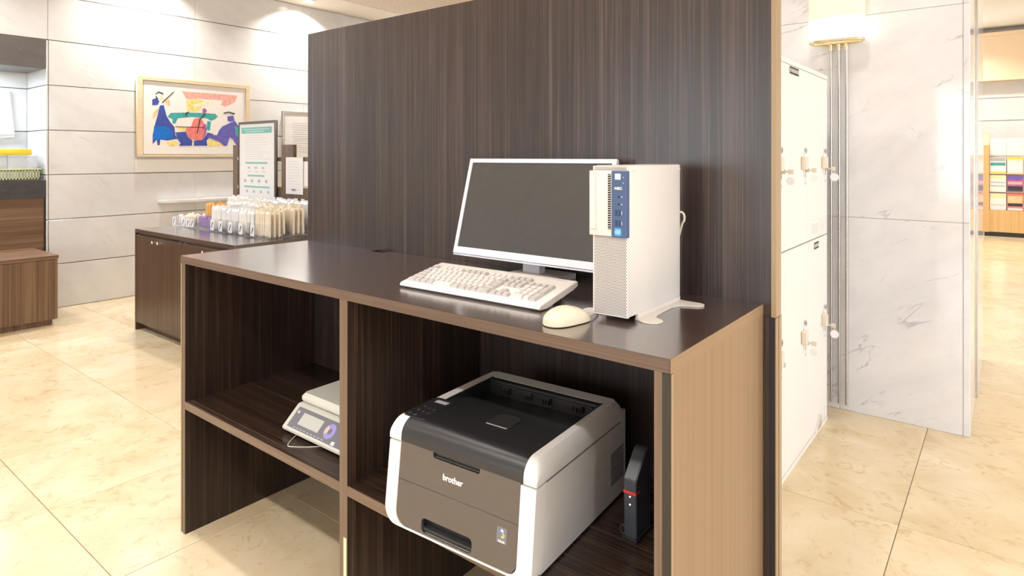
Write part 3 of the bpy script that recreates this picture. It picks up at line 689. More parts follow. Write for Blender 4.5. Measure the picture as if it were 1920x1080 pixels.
bm, g = patch(0.002, 0.998, -1, 1, 24, 20)
lowr = [v for v in [r[0] for r in g] + [r[-1] for r in g][::-1]]
bm.faces.new(lowr)
bm.faces.new(g[0][::-1]); bm.faces.new(g[-1])
bmesh.ops.recalc_face_normals(bm, faces=bm.faces)
obj('shell', bm, 'mouse_cream', ms, True)
for ta, tb in ((-.80, -.03), (.03, .80)):
    bm, g = patch(.60, .985, ta, tb, 12, 10, .0007)
    bmesh.ops.recalc_face_normals(bm, faces=bm.faces)
    obj('button', bm, 'mouse_cream', ms, True)
bm, g = patch(.27, .285, -.30, -.02, 2, 6, .0005)
bmesh.ops.recalc_face_normals(bm, faces=bm.faces)
obj('logo_print', bm, 'key_grey', ms)
bm = bmesh.new(); tube(bm, spline([(0, .054, .010)] + [(x*.966-y*.259, x*.259+y*.966, z) for x, y, z in ((.021, .072, .007), (.017, .098, .004), (.006, .125, .0058), (.001, .18, .0055), (-.012, .28, .003), (-.02, .38, .003))]), .0017)
obj('cord', bm, 'cord_light', ms, True)

# ================================================================== LASER PRINTER (local frame: origin front left bottom)
SZ = 0.4775
pr = thing('laser_printer', 'white and black laser printer with brown front on the right desk shelf', 'printer', (-1.187, 1.004, SZ), world=False, rz=math.radians(3.6))
PW, PD = 0.424, 0.462
def lean(b): return .021*b/.19
def pf(c): return Vector((c.x, .000 + lean(c.y) + c.z, .005 + c.y))   # plates on the leaning front
# lower housing
bm = bmesh.new()
prism(bm, [(.040, .005), (PD-.012, .005), (PD, .02), (PD, .214), (PD-.02, .214), (PD-.02, .190), (.050, .190)], 0, .003, PW-.003)
lb = obj('housing', bm, 'printer_white', pr)
bm = bmesh.new()
for k in range(15): box(bm, PW-.004, PW-.0018, .375, PD-.012, .047+k*.0056, .0495+k*.0056)
obj('side_vent', bm, 'vent_grey', lb, label='row of dark vent slots')
bm = bmesh.new()
for x, y in ((.04, .06), (PW-.06, .06), (.04, PD-.05), (PW-.06, PD-.05)): cyl(bm, (x+.01, y, 0), .012, .006, n=12)
obj('foot', bm, 'printer_satin', pr)
# side cheeks of the housing that run to the front
fo = [(.002, .187)] + arc(.040, .038, .038, 180, 270, 6) + arc(PW-.012, .012, .012, 270, 360, 3) + [(PW, .187), (PW-.0385, .187)]
fi = arc(PW-.060, .026, .022, 360, 270, 6) + arc(.068, .034, .030, 270, 180, 6) + [(.0385, .187)]
obj('front_frame', plate_bm(fo + fi, [], .042, pf), 'printer_white', pr, True)
# brown covers
hn = rrect(.119, .268, .004+.003, .041, .011)
obj('paper_tray', plate_bm(arc(.070, .036, .030, 180, 270, 6) + arc(PW-.062, .028, .022, 270, 360, 6) + [(PW-.0395, .1055), (.0395, .1055)], [hn], .006, lambda c: pf(Vector((c.x, c.y, c.z+.0002)))), 'printer_brown', pr)
bm = B((.110, .276, .024, .030, .008, .052)); hw = obj('tray_handle_recess', bm, 'printer_black', pr)
obj('grip_lip', B((.120, .267, .009, .026, .0120, .021), bev=.002), 'printer_satin', hw)
nt_ = [(.040, .1070), (PW-.039, .1070), (PW-.039, .1955), (.277, .1955)] + arc(.270, .184, .007, 0, -90, 4) + arc(.147, .184, .007, 270, 180, 4) + [(.140, .1955), (.040, .1955)]
obj('front_cover', plate_bm(nt_, [], .006, lambda c: pf(Vector((c.x, c.y, c.z+.0002)))), 'printer_brown', pr)
gl = B((.137, .281, .028, .034, .172, .212)); gr_ = obj('cover_handle_recess', gl, 'printer_black', pr)
obj('grip_lip', B((.145, .272, .024, .029, .183, .187), bev=.0012), 'printer_satin', gr_)
obj('logo', text_bm('brother', .0185, lambda c: pf(Vector((.2035+c.x, .1450+c.y, -.0002-c.z))), bold=.0004), 'ink_white', pr)
sk = obj('sticker', plate_bm(rrect(.333, .359, .066, .098, .001), [], .0004, lambda c: pf(Vector((c.x-.001, c.y-.008, -.0003+c.z)))), 'scale_panel', pr, label='small dark colour-printing sticker')
for mname, pts in (('ink_blue', [(0.3380, 0.0870), (0.3440, 0.0930), (0.3490, 0.0880), (0.3450, 0.0840), (0.3425, 0.0865)]), ('ink_white', [(0.3415, 0.0900), (0.3460, 0.0950), (0.3510, 0.0910), (0.3480, 0.0880)]), ('ink_yellow', [(0.3490, 0.0880), (0.3540, 0.0830), (0.3490, 0.0760), (0.3440, 0.0800), (0.3460, 0.0820), (0.3490, 0.0795), (0.3515, 0.0825), (0.3475, 0.0855)])):
    obj('emblem', plate_bm(pts, [], .0003, lambda c: pf(Vector((c.x-.001, c.y-.008, -.0006+c.z)))), mname, sk)
obj('sticker_text', text_bm('COLOR', .0050, lambda c: pf(Vector((.345+c.x, .0615+c.y, -.0005-c.z*.5))), bold=.0002), 'ink_white', sk)
# upper cover: rails left, right, back with a chamfer, arc profile in front
Z1, ZT = .1955, .244
obj('seam', B((.0025, PW-.0025, .032, PD-.03, .1885, .1965)), 'vent_grey', lb)
def prof(dz): # side profile of a rail (y,z); dz lowers the top
    k = (ZT-dz-Z1)/(ZT-Z1)
    P = [(.0215, Z1)] + [(.0215+.040-.040*math.cos(a*PI/16), ZT-.038+.038*math.sin(a*PI/16)) for a in range(9)] + [(.395, ZT), (.395, Z1)]
    return [(y, Z1+(z-Z1)*k) for y, z in P]
def rail(xs_dz, mi=0):
    bm = bmesh.new(); loft(bm, [[(x, y, z) for y, z in prof(dz)] for x, dz in xs_dz]); return bm
obj('left_rail', rail([(0, .012), (.004, .004), (.012, 0), (.040, 0)]), 'printer_white', pr, True)
obj('right_rail', rail([(PW-.034, 0), (PW-.013, 0), (PW-.006, .008), (PW, .026)]), 'printer_white', pr, True)
bm = bmesh.new()
def bk(d, dz): return [(0+d*0, .395, Z1), (PW, .395, Z1), (PW, PD-.03, Z1), (PW-.02, PD-.008, Z1), (.02, PD-.008, Z1), (0, PD-.03, Z1)]
lo_ = [(0, .393, Z1), (PW, .393, Z1), (PW, .43, Z1), (PW-.012, .450, Z1), (.014, .450, Z1), (0, .43, Z1)]
m1 = [(0, .393, ZT-.012), (PW, .393, ZT-.026), (PW, .43, ZT-.026), (PW-.012, .450, ZT-.020), (.014, .450, ZT-.012), (0, .43, ZT-.012)]
m2 = [(.012, .393, ZT), (PW-.013, .393, ZT), (PW-.014, .425, ZT), (PW-.026, .436, ZT), (.028, .436, ZT), (.013, .425, ZT)]
loft(bm, [lo_, m1, m2]); obj('rear_rail', bm, 'printer_white', pr)
# black output tray between the rails
xa, xb = .0385, PW-.0325
pr_ = prof(-.0008)
y_in = [(.0212, Z1+.0005)] + [(a, b) for a, b in pr_[1:-2]] + [(.15, ZT+.0008), (.215, ZT-.004), (.33, ZT-.034), (.374, ZT-.040), (.378, ZT-.002), (.3935, ZT-.0005), (.3935, Z1+.0005)]
bm = bmesh.new(); prism(bm, y_in, 0, xa, xb)
tr = obj('output_tray', bm, 'printer_black', pr, True)
for x in (xa+.0001, xb-.0035):
    bm = bmesh.new(); prism(bm, [(.15, ZT), (.20, ZT+.0006), (.3934, ZT+.0006), (.3934, Z1+.002), (.30, Z1+.002)], 0, x, x+.0034)
    obj('tray_wall', bm, 'printer_black', tr)
bm = bmesh.new()
for x, wd in ((.085, .03), (.165, .022), (.225, .022), (.315, .03)):
    box(bm, x, x+wd, .366, .3765, ZT-.030, ZT-.012, bev=.001, seg=1)
    for q in range(3): box(bm, x+q*wd*.36, x+q*wd*.36+.004, .358, .3665, ZT-.028, ZT-.016)
box(bm, .06, .37, .3715, .3775, ZT-.012, ZT-.008)
obj('exit_roller', bm, 'printer_satin', tr)
bm = bmesh.new()
box(bm, .215, .275, .1250, .1264, ZT+.0004, ZT+.0018)
obj('flap_edge', bm, 'key_grey', tr)
obj('flap', B((.213, .277, .128, .185, ZT+.0002, ZT+.0015), bev=.0004, seg=1), 'printer_satin', tr)
bm = B((.225, .272, .186, .194, ZT-.002, ZT+.0012)); obj('flap_notch', bm, 'printer_satin', tr)
# control panel
cp = obj('control_panel', plate_bm(rrect(.012, .082, .052, .180, .012), [], .0016, lambda c: Vector((c.x, c.y, ZT+.0002+c.z)), bev=.0003), 'printer_black', pr)
obj('display', B((.030, .068, .150, .166, ZT+.0016, ZT+.0024)), 'ink_grey', cp)
k0 = None
for i, (x, y, r) in enumerate(((.024, .068, .0055), (.042, .066, .006), (.030, .092, .005), (.048, .090, .005), (.064, .088, .005), (.030, .116, .0045), (.047, .114, .0045), (.064, .112, .0045))):
    bm = bmesh.new(); cyl(bm, (x, y, ZT+.0016), r, .0016, n=12, r2=r*.85); obj('button', bm, 'printer_satin', cp)
    obj('button_print', B((x-.003, x+.003, y+r+.0012, y+r+.0024, ZT+.0017, ZT+.0020)), 'ink_pale', cp)

# ================================================================== COUNTER SCALE
sc_ = thing('counter_scale', 'grey digital counter scale with slanted display and flat weighing plate on the left shelf', 'scale', (-1.66, 1.28, .477))
bm = bmesh.new()
prism(bm, [(1.132, .486), (1.124, .493), (1.123, .500), (1.180, .5535), (1.188, .556), (1.455, .556), (1.462, .548), (1.462, .490), (1.456, .486)], 0, -1.822, -1.498)
bmesh.ops.bevel(bm, geom=[e for e in bm.edges if abs(e.verts[0].co.x-e.verts[1].co.x) < 1e-6], offset=.006, segments=2, affect='EDGES')
sb = obj('base', bm, 'scale_grey', sc_, True)
obj('foot', B((-1.79, -1.76, 1.16, 1.19, .4772, .487), (-1.56, -1.53, 1.16, 1.19, .4772, .487), (-1.79, -1.76, 1.41, 1.44, .4772, .487), (-1.56, -1.53, 1.41, 1.44, .4772, .487)), 'dark', sc_)
dvv = Vector((0, .057, .0535)).normalized(); nrm = Vector((0, -dvv.z, dvv.y))
def sf(c): return Vector((-1.802 + c.x, 1.1235, .5008) + Vector((0, 0, 0))[:] if False else (-1.802 + c.x, 1.1235 + dvv.y*c.y + nrm.y*(c.z), .5008 + dvv.z*c.y + nrm.z*(c.z)))
dp = obj('display_panel', plate_bm(rrect(.004, .275, .006, .072, .003), [], .0012, sf), 'scale_panel', sb)
def sp(x0, x1, y0, y1, z0, z1): 
    bm = B((x0, x1, y0, y1, z0, z1))
    for v in bm.verts: v.co = sf(v.co)
    return bm
obj('lcd', sp(.045, .150, .022, .060, .0010, .0022), 'lcd', dp)
n = 24
for nm, mt, a0, a1 in (('dial_ring', 'ring_purple', 215, 500), ('dial_ring', 'ring_pink', 140, 215)):
    pts = arc(.196, .040, .0235, a0, a1, 14) + arc(.196, .040, .009, a1, a0, 14)
    obj(nm, plate_bm(pts, [], .0008, lambda c: sf(Vector((c.x, c.y, c.z+.0012)))), mt, dp)
obj('panel_mark', sp(.228, .242, .008, .018, .0011, .0016), 'ink_white', dp)
obj('panel_mark', sp(.012, .022, .052, .060, .0011, .0016), 'ink_pale', dp)
bm = bmesh.new()
for k in range(9): 
    t = sp(.035+k*.018, .045+k*.018, .010, .0115, .0011, .0015); me = bpy.data.meshes.new('t'); t.to_mesh(me); t.free(); bm.from_mesh(me); bpy.data.meshes.remove(me)
obj('panel_print', bm, 'ink_pale', dp)
pb = bmesh.new()
P1 = lambda d, z: [(x, y, z) for x, y in rrect(-1.818+d, -1.502-d, 1.190+d, 1.440-d, .012, 3)]
loft(pb, [P1(.002, .562), P1(0, .565), P1(0, .576), P1(.009, .588)])
obj('weighing_plate', pb, 'scale_grey', sc_, True)
obj('plate_support', B((-1.72, -1.60, 1.26, 1.38, .555, .563)), 'dark', sc_)
bm = bmesh.new(); tube(bm, spline([(-1.80, 1.20, .484), (-1.86, 1.215, .481), (-1.93, 1.27, .4795), (-1.95, 1.33, .4795), (-1.92, 1.42, .4795), (-1.80, 1.50, .4795), (-1.66, 1.55, .4795), (-1.55, 1.572, .4795)]), .0018)
obj('cord', bm, 'cord_dark', sc_, True)
bm = bmesh.new(); tube(bm, spline([(-1.765, 1.16, .485), (-1.755, 1.125, .480), (-1.725, 1.085, .479), (-1.70, 1.09, .479), (-1.66, 1.12, .479), (-1.63, 1.15, .480)]), .0014)
obj('sensor_wire', bm, 'cord_light', sc_, True)

# ================================================================== ROUTER
ro = thing('router', 'narrow black upright router with red stripe beside the printer', 'router', (-.682, 1.34, .477))
bm = bmesh.new()
pro = [(1.300, .486), (1.2985, .610)] + arc(1.3085, .6145, .010, 180, 135, 3) + [(1.345, .668), (1.352, .6735), (1.362, .6735), (1.366, .668), (1.372, .600), (1.374, .486)]
prism(bm, pro, 0, -.697, -.666)
bmesh.ops.bevel(bm, geom=[e for e in bm.edges if abs(e.verts[0].co.x-e.verts[1].co.x) < 1e-6], offset=.002, segments=2, affect='EDGES')
rb = obj('shell', bm, 'router', ro, True)
obj('stripe', B((-.6975, -.6655, 1.2976, 1.320, .586, .5925)), 'red', rb, label='red stripe')
for z in (.580, .562):
    bm = bmesh.new(); cyl(bm, (-.681, 1.2982, z), .0018, .003, ax=1, n=10); obj('status_light', bm, 'led', rb)
obj('stand_foot', B((-.700, -.663, 1.296, 1.378, .4775, .487), bev=.002), 'printer_black', ro)
bm = bmesh.new(); tube(bm, [(-.703+.006*math.cos(a*PI/6), 1.305, .496+.010*math.sin(a*PI/6)) for a in range(12)], .0012); obj('eyelet', bm, 'router', ro)

# ================================================================== AMENITY CABINET
cb = thing('amenity_cabinet', 'low dark brown amenity cabinet with silver-knobbed doors behind the desk', 'cabinet', (-4.62, 2.5, 0))
CX0, CX1, CY0, CY1, CZ = -5.388, -3.858, 2.055, 3.00, .791
obj('worktop', B((CX0, CX1, CY0, CY1, .760, CZ), bev=.0015, seg=1), 'ebony_h', cb)
obj('carcass', B((CX0, CX0+.018, CY0, CY1, 0, .760), (CX1-.018, CX1, CY0, CY1, 0, .760), (CX0+.018, CX1-.018, CY0+.022, CY1, .06, .757), (CX0+.018, CX1-.018, CY0+.06, CY0+.075, 0, .06)), 'cab_v', cb)
dxs = [CX0+.0195, -4.985, -4.585, -4.205, CX1-.0195]
for k in range(4):
    d = obj('door', B((dxs[k]+.0012, dxs[k+1]-.0012, CY0+.001, CY0+.020, .062, .742), bev=.001, seg=1), 'cab_v', cb)
    kx = dxs[k+1]-.044 if k % 2 == 0 else dxs[k]+.044
    bm = bmesh.new(); loft(bm, [[(kx+r*math.cos(a*PI/6), y, .712+r*math.sin(a*PI/6)) for a in range(12)] for y, r in ((CY0+.001, .006), (CY0-.010, .006), (CY0-.014, .011), (CY0-.022, .011), (CY0-.026, .006))])
    obj('knob', bm, 'chrome', d, True, label='round silver knob')
    hx = dxs[k]+.03 if k % 2 == 0 else dxs[k+1]-.055
    obj('hinge', B((hx, hx+.03, CY0-.001, CY0+.01, .7425, .748)), 'silver', d)

# ---- acrylic trays with wrapped amenities
def tray(label, x0, x1, y0, y1, z0, h, icon):
    t = thing('acrylic_tray', label, 'tray', ((x0+x1)/2, (y0+y1)/2, z0), 'clear amenity trays')
    a = .003
    obj('wall', B((x0, x1, y0, y0+a, z0, z0+h), (x0, x1, y1-a, y1, z0, z0+h), (x0, x0+a, y0+a, y1-a, z0, z0+h), (x1-a, x1, y0+a, y1-a, z0, z0+h), (x0+a, x1-a, y0+a, y1-a, z0, z0+a)), 'acrylic', t)
    for cx in icon:
        c = obj('label_card', B((cx-.026, cx+.026, y0-.0016, y0-.0004, z0+.012, z0+h-.010)), 'paper', t)
        bm = bmesh.new(); q = z0+h/2
        prism(bm, [(cx-.014, q-.022), (cx-.008, q-.024), (cx+.014, q+.016), (cx+.010, q+.024), (cx+.004, q+.020)], 1, y0-.0022, y0-.0017)
        obj('pictogram', bm, 'ink_black', c)
    return t
PK = {}
def packet(name, label, group, mat, w_, th, h, loc, rot):
    k = (name, mat, round(w_, 3), h)
    if k not in PK:
        bm = bmesh.new()
        loft(bm, [[(-w_/2, -.0006, 0), (w_/2, -.0006, 0), (w_/2, .0006, 0), (-w_/2, .0006, 0)], [(-w_/2, -th/2, .012*h/.17), (w_/2, -th/2, .012*h/.17), (w_/2, th/2, .012*h/.17), (-w_/2, th/2, .012*h/.17)],
                  [(-w_/2, -th/2, h*.86), (w_/2, -th/2, h*.86), (w_/2, th/2, h*.86), (-w_/2, th/2, h*.86)], [(-w_/2, -.0006, h*.95), (w_/2, -.0006, h*.95), (w_/2, .0006, h*.95), (-w_/2, .0006, h*.95)], [(-w_/2, -.0006, h), (w_/2, -.0006, h), (w_/2, .0006, h), (-w_/2, .0006, h)]])
        o = obj(name, bm, mat); PK[k] = o
    else:
        o = PK[k].copy(); C.objects.link(o)
    o.location = loc; o.rotation_euler = rot
    tag(o, label, 'packet', group)
    return o
def fill(name, label, group, mat, x0, x1, y0, y1, z0, w_, th, h, ny, turn=0.0):
    nx = max(1, int((x1-x0-.008)/(w_+.001))); w_ = (x1-x0-.008)/nx - .0015
    for j in range(ny):
        for i in range(nx):
            x = x0+.004 + (i+.5)*(x1-x0-.008)/nx; mg = .03 if h > .2 else .012; y = y0+mg + (j+.5)*(y1-y0-2*mg)/ny
            packet(name, label, group, mat, w_, th, h, (x, y, z0+.004+random.uniform(0, .022)), (random.uniform(-.02, .02) if h > .2 else random.uniform(-.03, .03), random.uniform(-.012, .012) if h > .2 else random.uniform(-.025, .025), turn+random.uniform(-.03, .03) if h > .19 else turn+random.uniform(-.12, .12)))
Z0 = CZ + .0005
YA, YB_ = 2.325, 2.50
front = [
 ('first', -5.370, -5.055, .085, [-5.33, -5.17, -5.09], [('comb_packet', 'packet_clear', -5.365, -5.25, .030, .010, .080, 2, 'white comb sachet standing in the leftmost low clear tray'), ('hair_tie_packet', 'packet_beige', -5.25, -5.06, .034, .010, .085, 2, 'beige hair tie sachet standing in the leftmost low clear tray')]),
 ('second', -5.050, -4.775, .085, [-5.02], [('bath_packet', 'packet_purple', -5.01, -4.78, .036, .010, .080, 2, 'purple sachet standing in the low clear tray second from left'), ]),
 ('third', -4.770, -4.622, .100, [-4.700], [('toothbrush_packet', 'packet_white', -4.770, -4.622, .026, .014, .178, 4, 'white wrapped toothbrush standing in the front clear tray beside the purple sachets')]),
 ('fourth', -4.618, -4.510, .100, [-4.575], [('razor_packet', 'packet_clear', -4.618, -4.510, .030, .014, .165, 4, 'cool white razor packet in the narrow front clear tray, fourth from left')]),
 ('fifth', -4.506, -4.366, .100, [-4.435], [('shaver_packet', 'packet_clear', -4.506, -4.366, .028, .016, .180, 4, 'cool white razor packet in the fifth front clear tray from left')]),
 ('sixth', -4.362, -4.212, .100, [-4.290], [('swab_packet', 'packet_white', -4.362, -4.212, .032, .016, .172, 4, 'white swab packet in the sixth front clear tray, left of the wide end tray')]),
 ('seventh', -4.208, -3.955, .100, [-4.13], [('brush_packet', 'packet_beige', -4.150, -3.957, .027, .014, .185, 4, 'cream wrapped hairbrush packet in the wide right end tray of the front row'), ('brush_packet', 'packet_clear', -4.205, -4.155, .040, .014, .168, 4, 'white packet at the left of the wide right end tray')]),
]
tl = {'first': 'leftmost low clear tray with three pictogram cards and comb sachets', 'second': 'low clear tray of purple sachets second from the left', 'third': 'clear tray of white toothbrushes next to the purple sachets',
      'fourth': 'narrow clear tray of razor packets fourth from the left', 'fifth': 'clear tray of razor packets fifth from the left', 'sixth': 'clear tray of swab packets left of the wide end tray', 'seventh': 'wide clear tray of cream packets at the right end of the front row'}
for nm, xa_, xb_, h, cards, packs in front:
    tray(tl[nm], xa_, xb_, YA, YB_, Z0, h, cards)
    for pn, mt, a, b, w_, th, hh, ny, lab in packs:
        fill(pn, lab, 'packets: '+lab, mt, a, b, YA+.004, YB_-.004, Z0, w_, th, hh, ny)
back = [(-5.235, -4.92, 2.505, 2.655, .100, 'orange_packet', 'packet_orange', .038, .012, .165, 3, 'raised clear tray of orange sachets behind the purple ones', 'orange sachet standing in the raised tray behind the purple sachets'),
        (-4.915, -4.45, 2.505, 2.655, .120, 'tall_packet', 'packet_white', .036, .016, .205, 3, 'middle row clear tray of tall white packets behind the toothbrushes', 'tall white packet in the middle row behind the toothbrushes and razors'),
        (-4.445, -3.960, 2.505, 2.655, .120, 'tall_packet', 'packet_beige', .036, .016, .200, 3, 'middle row clear tray of tall cream packets at the right end', 'tall cream packet in the middle row at the right end'),
        (-5.18, -4.60, 2.660, 2.780, .130, 'long_packet', 'packet_white', .040, .018, .222, 2, 'rear clear tray of long white packets below the framed poster', 'long white packet in the rear row below the framed poster'),
        (-4.595, -3.960, 2.660, 2.780, .130, 'long_packet', 'packet_clear', .040, .018, .226, 2, 'rear clear tray of long white packets in front of the pinned notice', 'long white packet in the rear row in front of the pinned notice')]
for xa_, xb_, ya, yb, h, pn, mt, w_, th, hh, ny, tlab, plab in back:
    tray(tlab, xa_, xb_, ya, yb, Z0, h, [])
    fill(pn, plab, 'packets: '+plab, mt, xa_, xb_, ya+.004, yb-.004, Z0, w_, th, hh, ny)

# ---- brown notice stand at the back of the cabinet
ns = thing('notice_stand', 'brown wooden notice rack standing at the back of the amenity cabinet', 'stand', (-4.6, 2.83, CZ))
obj('post', B((-5.320, -5.240, 2.815, 2.845, CZ, 1.455)), 'stand_wood', ns)
obj('post', B((-4.563, -4.400, 2.815, 2.845, CZ, 1.450)), 'stand_wood', ns)
obj('post', B((-3.99, -3.90, 2.815, 2.845, CZ, 1.450)), 'stand_wood', ns)
obj('rail', B((-5.240, -3.90, 2.822, 2.840, 1.318, 1.350)), 'stand_wood', ns)
obj('lower_board', B((-4.640, -3.90, 2.8145, 2.826, CZ, 1.112)), 'stand_wood', ns)
obj('bracket', B((-5.225, -5.185, 2.805, 2.822, 1.325, 1.350), (-5.225, -5.185, 2.805, 2.822, 1.08, 1.11)), 'silver', ns)
ps = thing('framed_poster', 'tall notice with green heading in a dark frame behind the amenity trays', 'poster', (-4.96, 2.79, CZ))
px0, px1, pz0, pz1 = -5.170, -4.600, .800, 1.648
obj('frame', plate_bm([(px0-.006, pz0), (px1, pz0), (px1, pz1), (px0-.006, pz1)], [[(px0+.002, pz0+.02), (px1-.022, pz0+.02), (px1-.022, pz1-.020), (px0+.002, pz1-.020)]], .018, lambda c: Vector((c.x, 2.786+c.z, c.y))), 'poster_frame', ps)
sh_ = obj('sheet', B((px0+.001, px1-.021, 2.792, 2.797, pz0+.019, pz1-.019)), 'paper', ps)
def bars(lst, y, mt, name, par):
    bm = bmesh.new()
    for a, b, c, d in lst: box(bm, a, b, y-.0006, y, c, d)
    return obj(name, bm, mt, par)
X_ = lambda f: px0+.002 + f*(px1-px0-.024)
for q in ((X_(.06), X_(.92), 1.548, 1.600), (X_(.18), X_(.80), 1.296, 1.310), (X_(.24), X_(.72), 1.190, 1.203), (X_(.14), X_(.86), 1.098, 1.111)): bars([q], 2.792, 'ink_teal', 'heading', sh_)
bars([(X_(.12), X_(.86), 1.580, 1.584), (X_(.2), X_(.7), 1.562, 1.566)], 2.7912, 'ink_white', 'heading_text', sh_)
rr = random.Random(3)
bars([(X_(.16), X_(.6+rr.random()*.3), 1.528-k*.0195, 1.532-k*.0195) for k in range(11)], 2.792, 'ink_pale', 'text_line', sh_)
bars([(X_(.25+.2*k), X_(.31+.2*k), 1.255, 1.270) for k in range(3)] + [(X_(.25+.2*k), X_(.36+.2*k), 1.228, 1.232) for k in range(3)] + [(X_(.14+.2*k), X_(.20+.2*k), 1.140, 1.165) for k in range(4)] + [(X_(.2+.2*k), X_(.25+.2*k), 1.055, 1.075) for k in range(4)], 2.792, 'ink_grey', 'pictogram', sh_)
def sheet(name, label, x0, x1, z0, z1, y, seed):
    t = thing(name, label, 'notice', ((x0+x1)/2, y, z0))
    p = obj('paper', B((x0, x1, y-.001, y, z0, z1)), 'paper', t)
    r = random.Random(seed); n = int((z1-z0)/.022)-2; w_ = x1-x0
    bars([(x0+w_*.14, x0+w_*(.5+.36*r.random()), z1-.035-k*.022, z1-.031-k*.022) for k in range(n)], y-.001, 'ink_pale', 'text_line', p)
    return t, p
t, p = sheet('paper_notice', 'white single sheet notice pinned to the front of the brown rack', -4.495, -4.262, 1.062, 1.350, 2.812, 5)
bars([(-4.415, -4.36, 1.085, 1.105)], 2.811, 'ink_grey', 'stamp', p)
sheet('paper_notice', 'white notice half hidden by the partition, right of the pinned sheet', -4.250, -4.03, 1.130, 1.317, 2.814, 9)

# ================================================================== LEFT WALL FITTINGS
pc = thing('framed_picture', 'pale wood framed watercolour of musicians hanging on the marble wall', 'picture', (XW, 3.13, 1.35))
obj('frame', plate_bm([(2.553, 1.352), (3.712, 1.352), (3.712, 2.143), (2.553, 2.143)], [[(2.606, 1.374), (3.668, 1.374), (3.668, 2.106), (2.606, 2.106)]], .030, lambda c: Vector((-6.677+c.z, c.x, c.y)), bev=.002), 'frame_wood', pc)
obj('inner_fillet', plate_bm([(2.602, 1.370), (3.672, 1.370), (3.672, 2.110), (2.602, 2.110)], [[(2.612, 1.380), (3.662, 1.380), (3.662, 2.100), (2.612, 2.100)]], .012, lambda c: Vector((-6.665+c.z, c.x, c.y))), 'steel', pc)
mt_ = obj('mount', B((-6.677, -6.656, 2.600, 3.674, 1.368, 2.112)), 'mount', pc)
cols = sorted(set(c for c, _ in PAINT)); bm = bmesh.new()
for k, (c, pts) in enumerate(PAINT):
    prism(bm, [(a/1000, b/1000) for a, b in pts], 0, -6.6562, -6.6558+k*.00012, cols.index(c))
obj('painted_shapes', bm, ['p_'+c for c in cols], mt_)
fn = thing('framed_notice', 'white notice in a silver frame on the marble wall beside the partition', 'notice', (XW, 4.55, 1.33))
obj('frame', plate_bm([(4.128, 1.335), (5.02, 1.335), (5.02, 1.888), (4.128, 1.888)], [[(4.145, 1.352), (5.003, 1.352), (5.003, 1.871), (4.145, 1.871)]], .040, lambda c: Vector((-6.689+c.z, c.x, c.y)), bev=.0015), 'silver', fn)
nsht = obj('sheet', B((-6.680, -6.655, 4.144, 5.004, 1.351, 1.872)), 'paper', fn)
bm = bmesh.new()
for k in range(14): box(bm, -6.655, -6.654, 4.25, 4.35+.5*rr.random(), 1.75-k*.026, 1.756-k*.026)
obj('text_line', bm, 'ink_pale', nsht)
lg = thing('wall_ledge', 'half-round white marble ledge on the wall below the picture', 'ledge', (XW, 3.35, .88))
bm = bmesh.new()
out = [(XW, 2.76)] + [(XW+.20*math.sin(a*PI/20)**.8, 3.35-.59*math.cos(a*PI/20)) for a in range(1, 20)] + [(XW, 3.94)]
prism(bm, out, 2, .888, .921)
bmesh.ops.bevel(bm, geom=[e for e in bm.edges if abs(e.verts[0].co.z-e.verts[1].co.z) < 1e-6], offset=.008, segments=2, affect='EDGES')
obj('slab', bm, 'marble', lg, True)

# ================================================================== SERVICE COUNTER AND BENCH, FAR LEFT
ct = thing('service_counter', 'service counter with black stone top and horizontal walnut front in the wall alcove', 'counter', (-6.95, .2, 0))
obj('stone_top', B((-7.238, XW+.002, -1.49, 1.826, .990, 1.152), bev=.002, seg=1), 'black_stone', ct)
obj('front_panel', B((-7.20, XW-.008, -1.48, 1.815, 0, .990)), 'walnut_h', ct)
obj('end_trim', B((XW-.035, XW-.004, 1.8152, 1.8265, 0, .990)), 'channel', ct)
bn = thing('storage_bench', 'low walnut storage bench with vertical grain in front of the counter', 'bench', (-6.36, .4, 0))
obj('body', B((XW-.004, -6.036, -1.0, 1.728, .048, .529)), 'walnut_v', bn)
obj('lid', B((XW-.004, -6.030, -1.0, 1.734, .532, .561), bev=.001, seg=1), 'walnut_h', bn)
obj('plinth', B((XW-.004, -6.066, -1.0, 1.700, 0, .048)), 'walnut_v', bn)
bk_ = thing('plastic_basket', 'pale green slotted plastic basket on the black stone counter', 'basket', (-6.83, 1.60, 1.152))
bm = bmesh.new()
def bsk(y0, y1, x0, x1, z0, z1):
    # slotted walls: rim, foot and uprights
    for z_a, z_b in ((z0, z0+.018), (z1-.020, z1)):
        box(bm, x0, x1, y0, y0+.003, z_a, z_b); box(bm, x0, x1, y1-.003, y1, z_a, z_b); box(bm, x0, x0+.003, y0, y1, z_a, z_b); box(bm, x1-.003, x1, y0, y1, z_a, z_b)
    n = 22
    for i in range(n+1):
        y = y0 + (y1-y0-.009)*i/n
        box(bm, x1-.003, x1, y, y+.009, z0, z1); box(bm, x0, x0+.003, y, y+.009, z0, z1)
    for i in range(12):
        x = x0 + (x1-x0-.009)*i/11
        box(bm, x, x+.009, y0, y0+.003, z0, z1); box(bm, x, x+.009, y1-.003, y1, z0, z1)
    box(bm, x0, x1, y0, y1, z0, z0+.003)
bsk(1.30, 1.800, -6.96, -6.745, 1.153, 1.245)
obj('slotted_body', bm, 'basket', bk_)
obj('rim', plate_bm(rrect(1.290, 1.812, -6.970, -6.735, .01), [rrect(1.304, 1.796, -6.956, -6.749, .008)], .008, lambda c: Vector((c.y, c.x, 1.240+c.z))), 'basket', bk_)
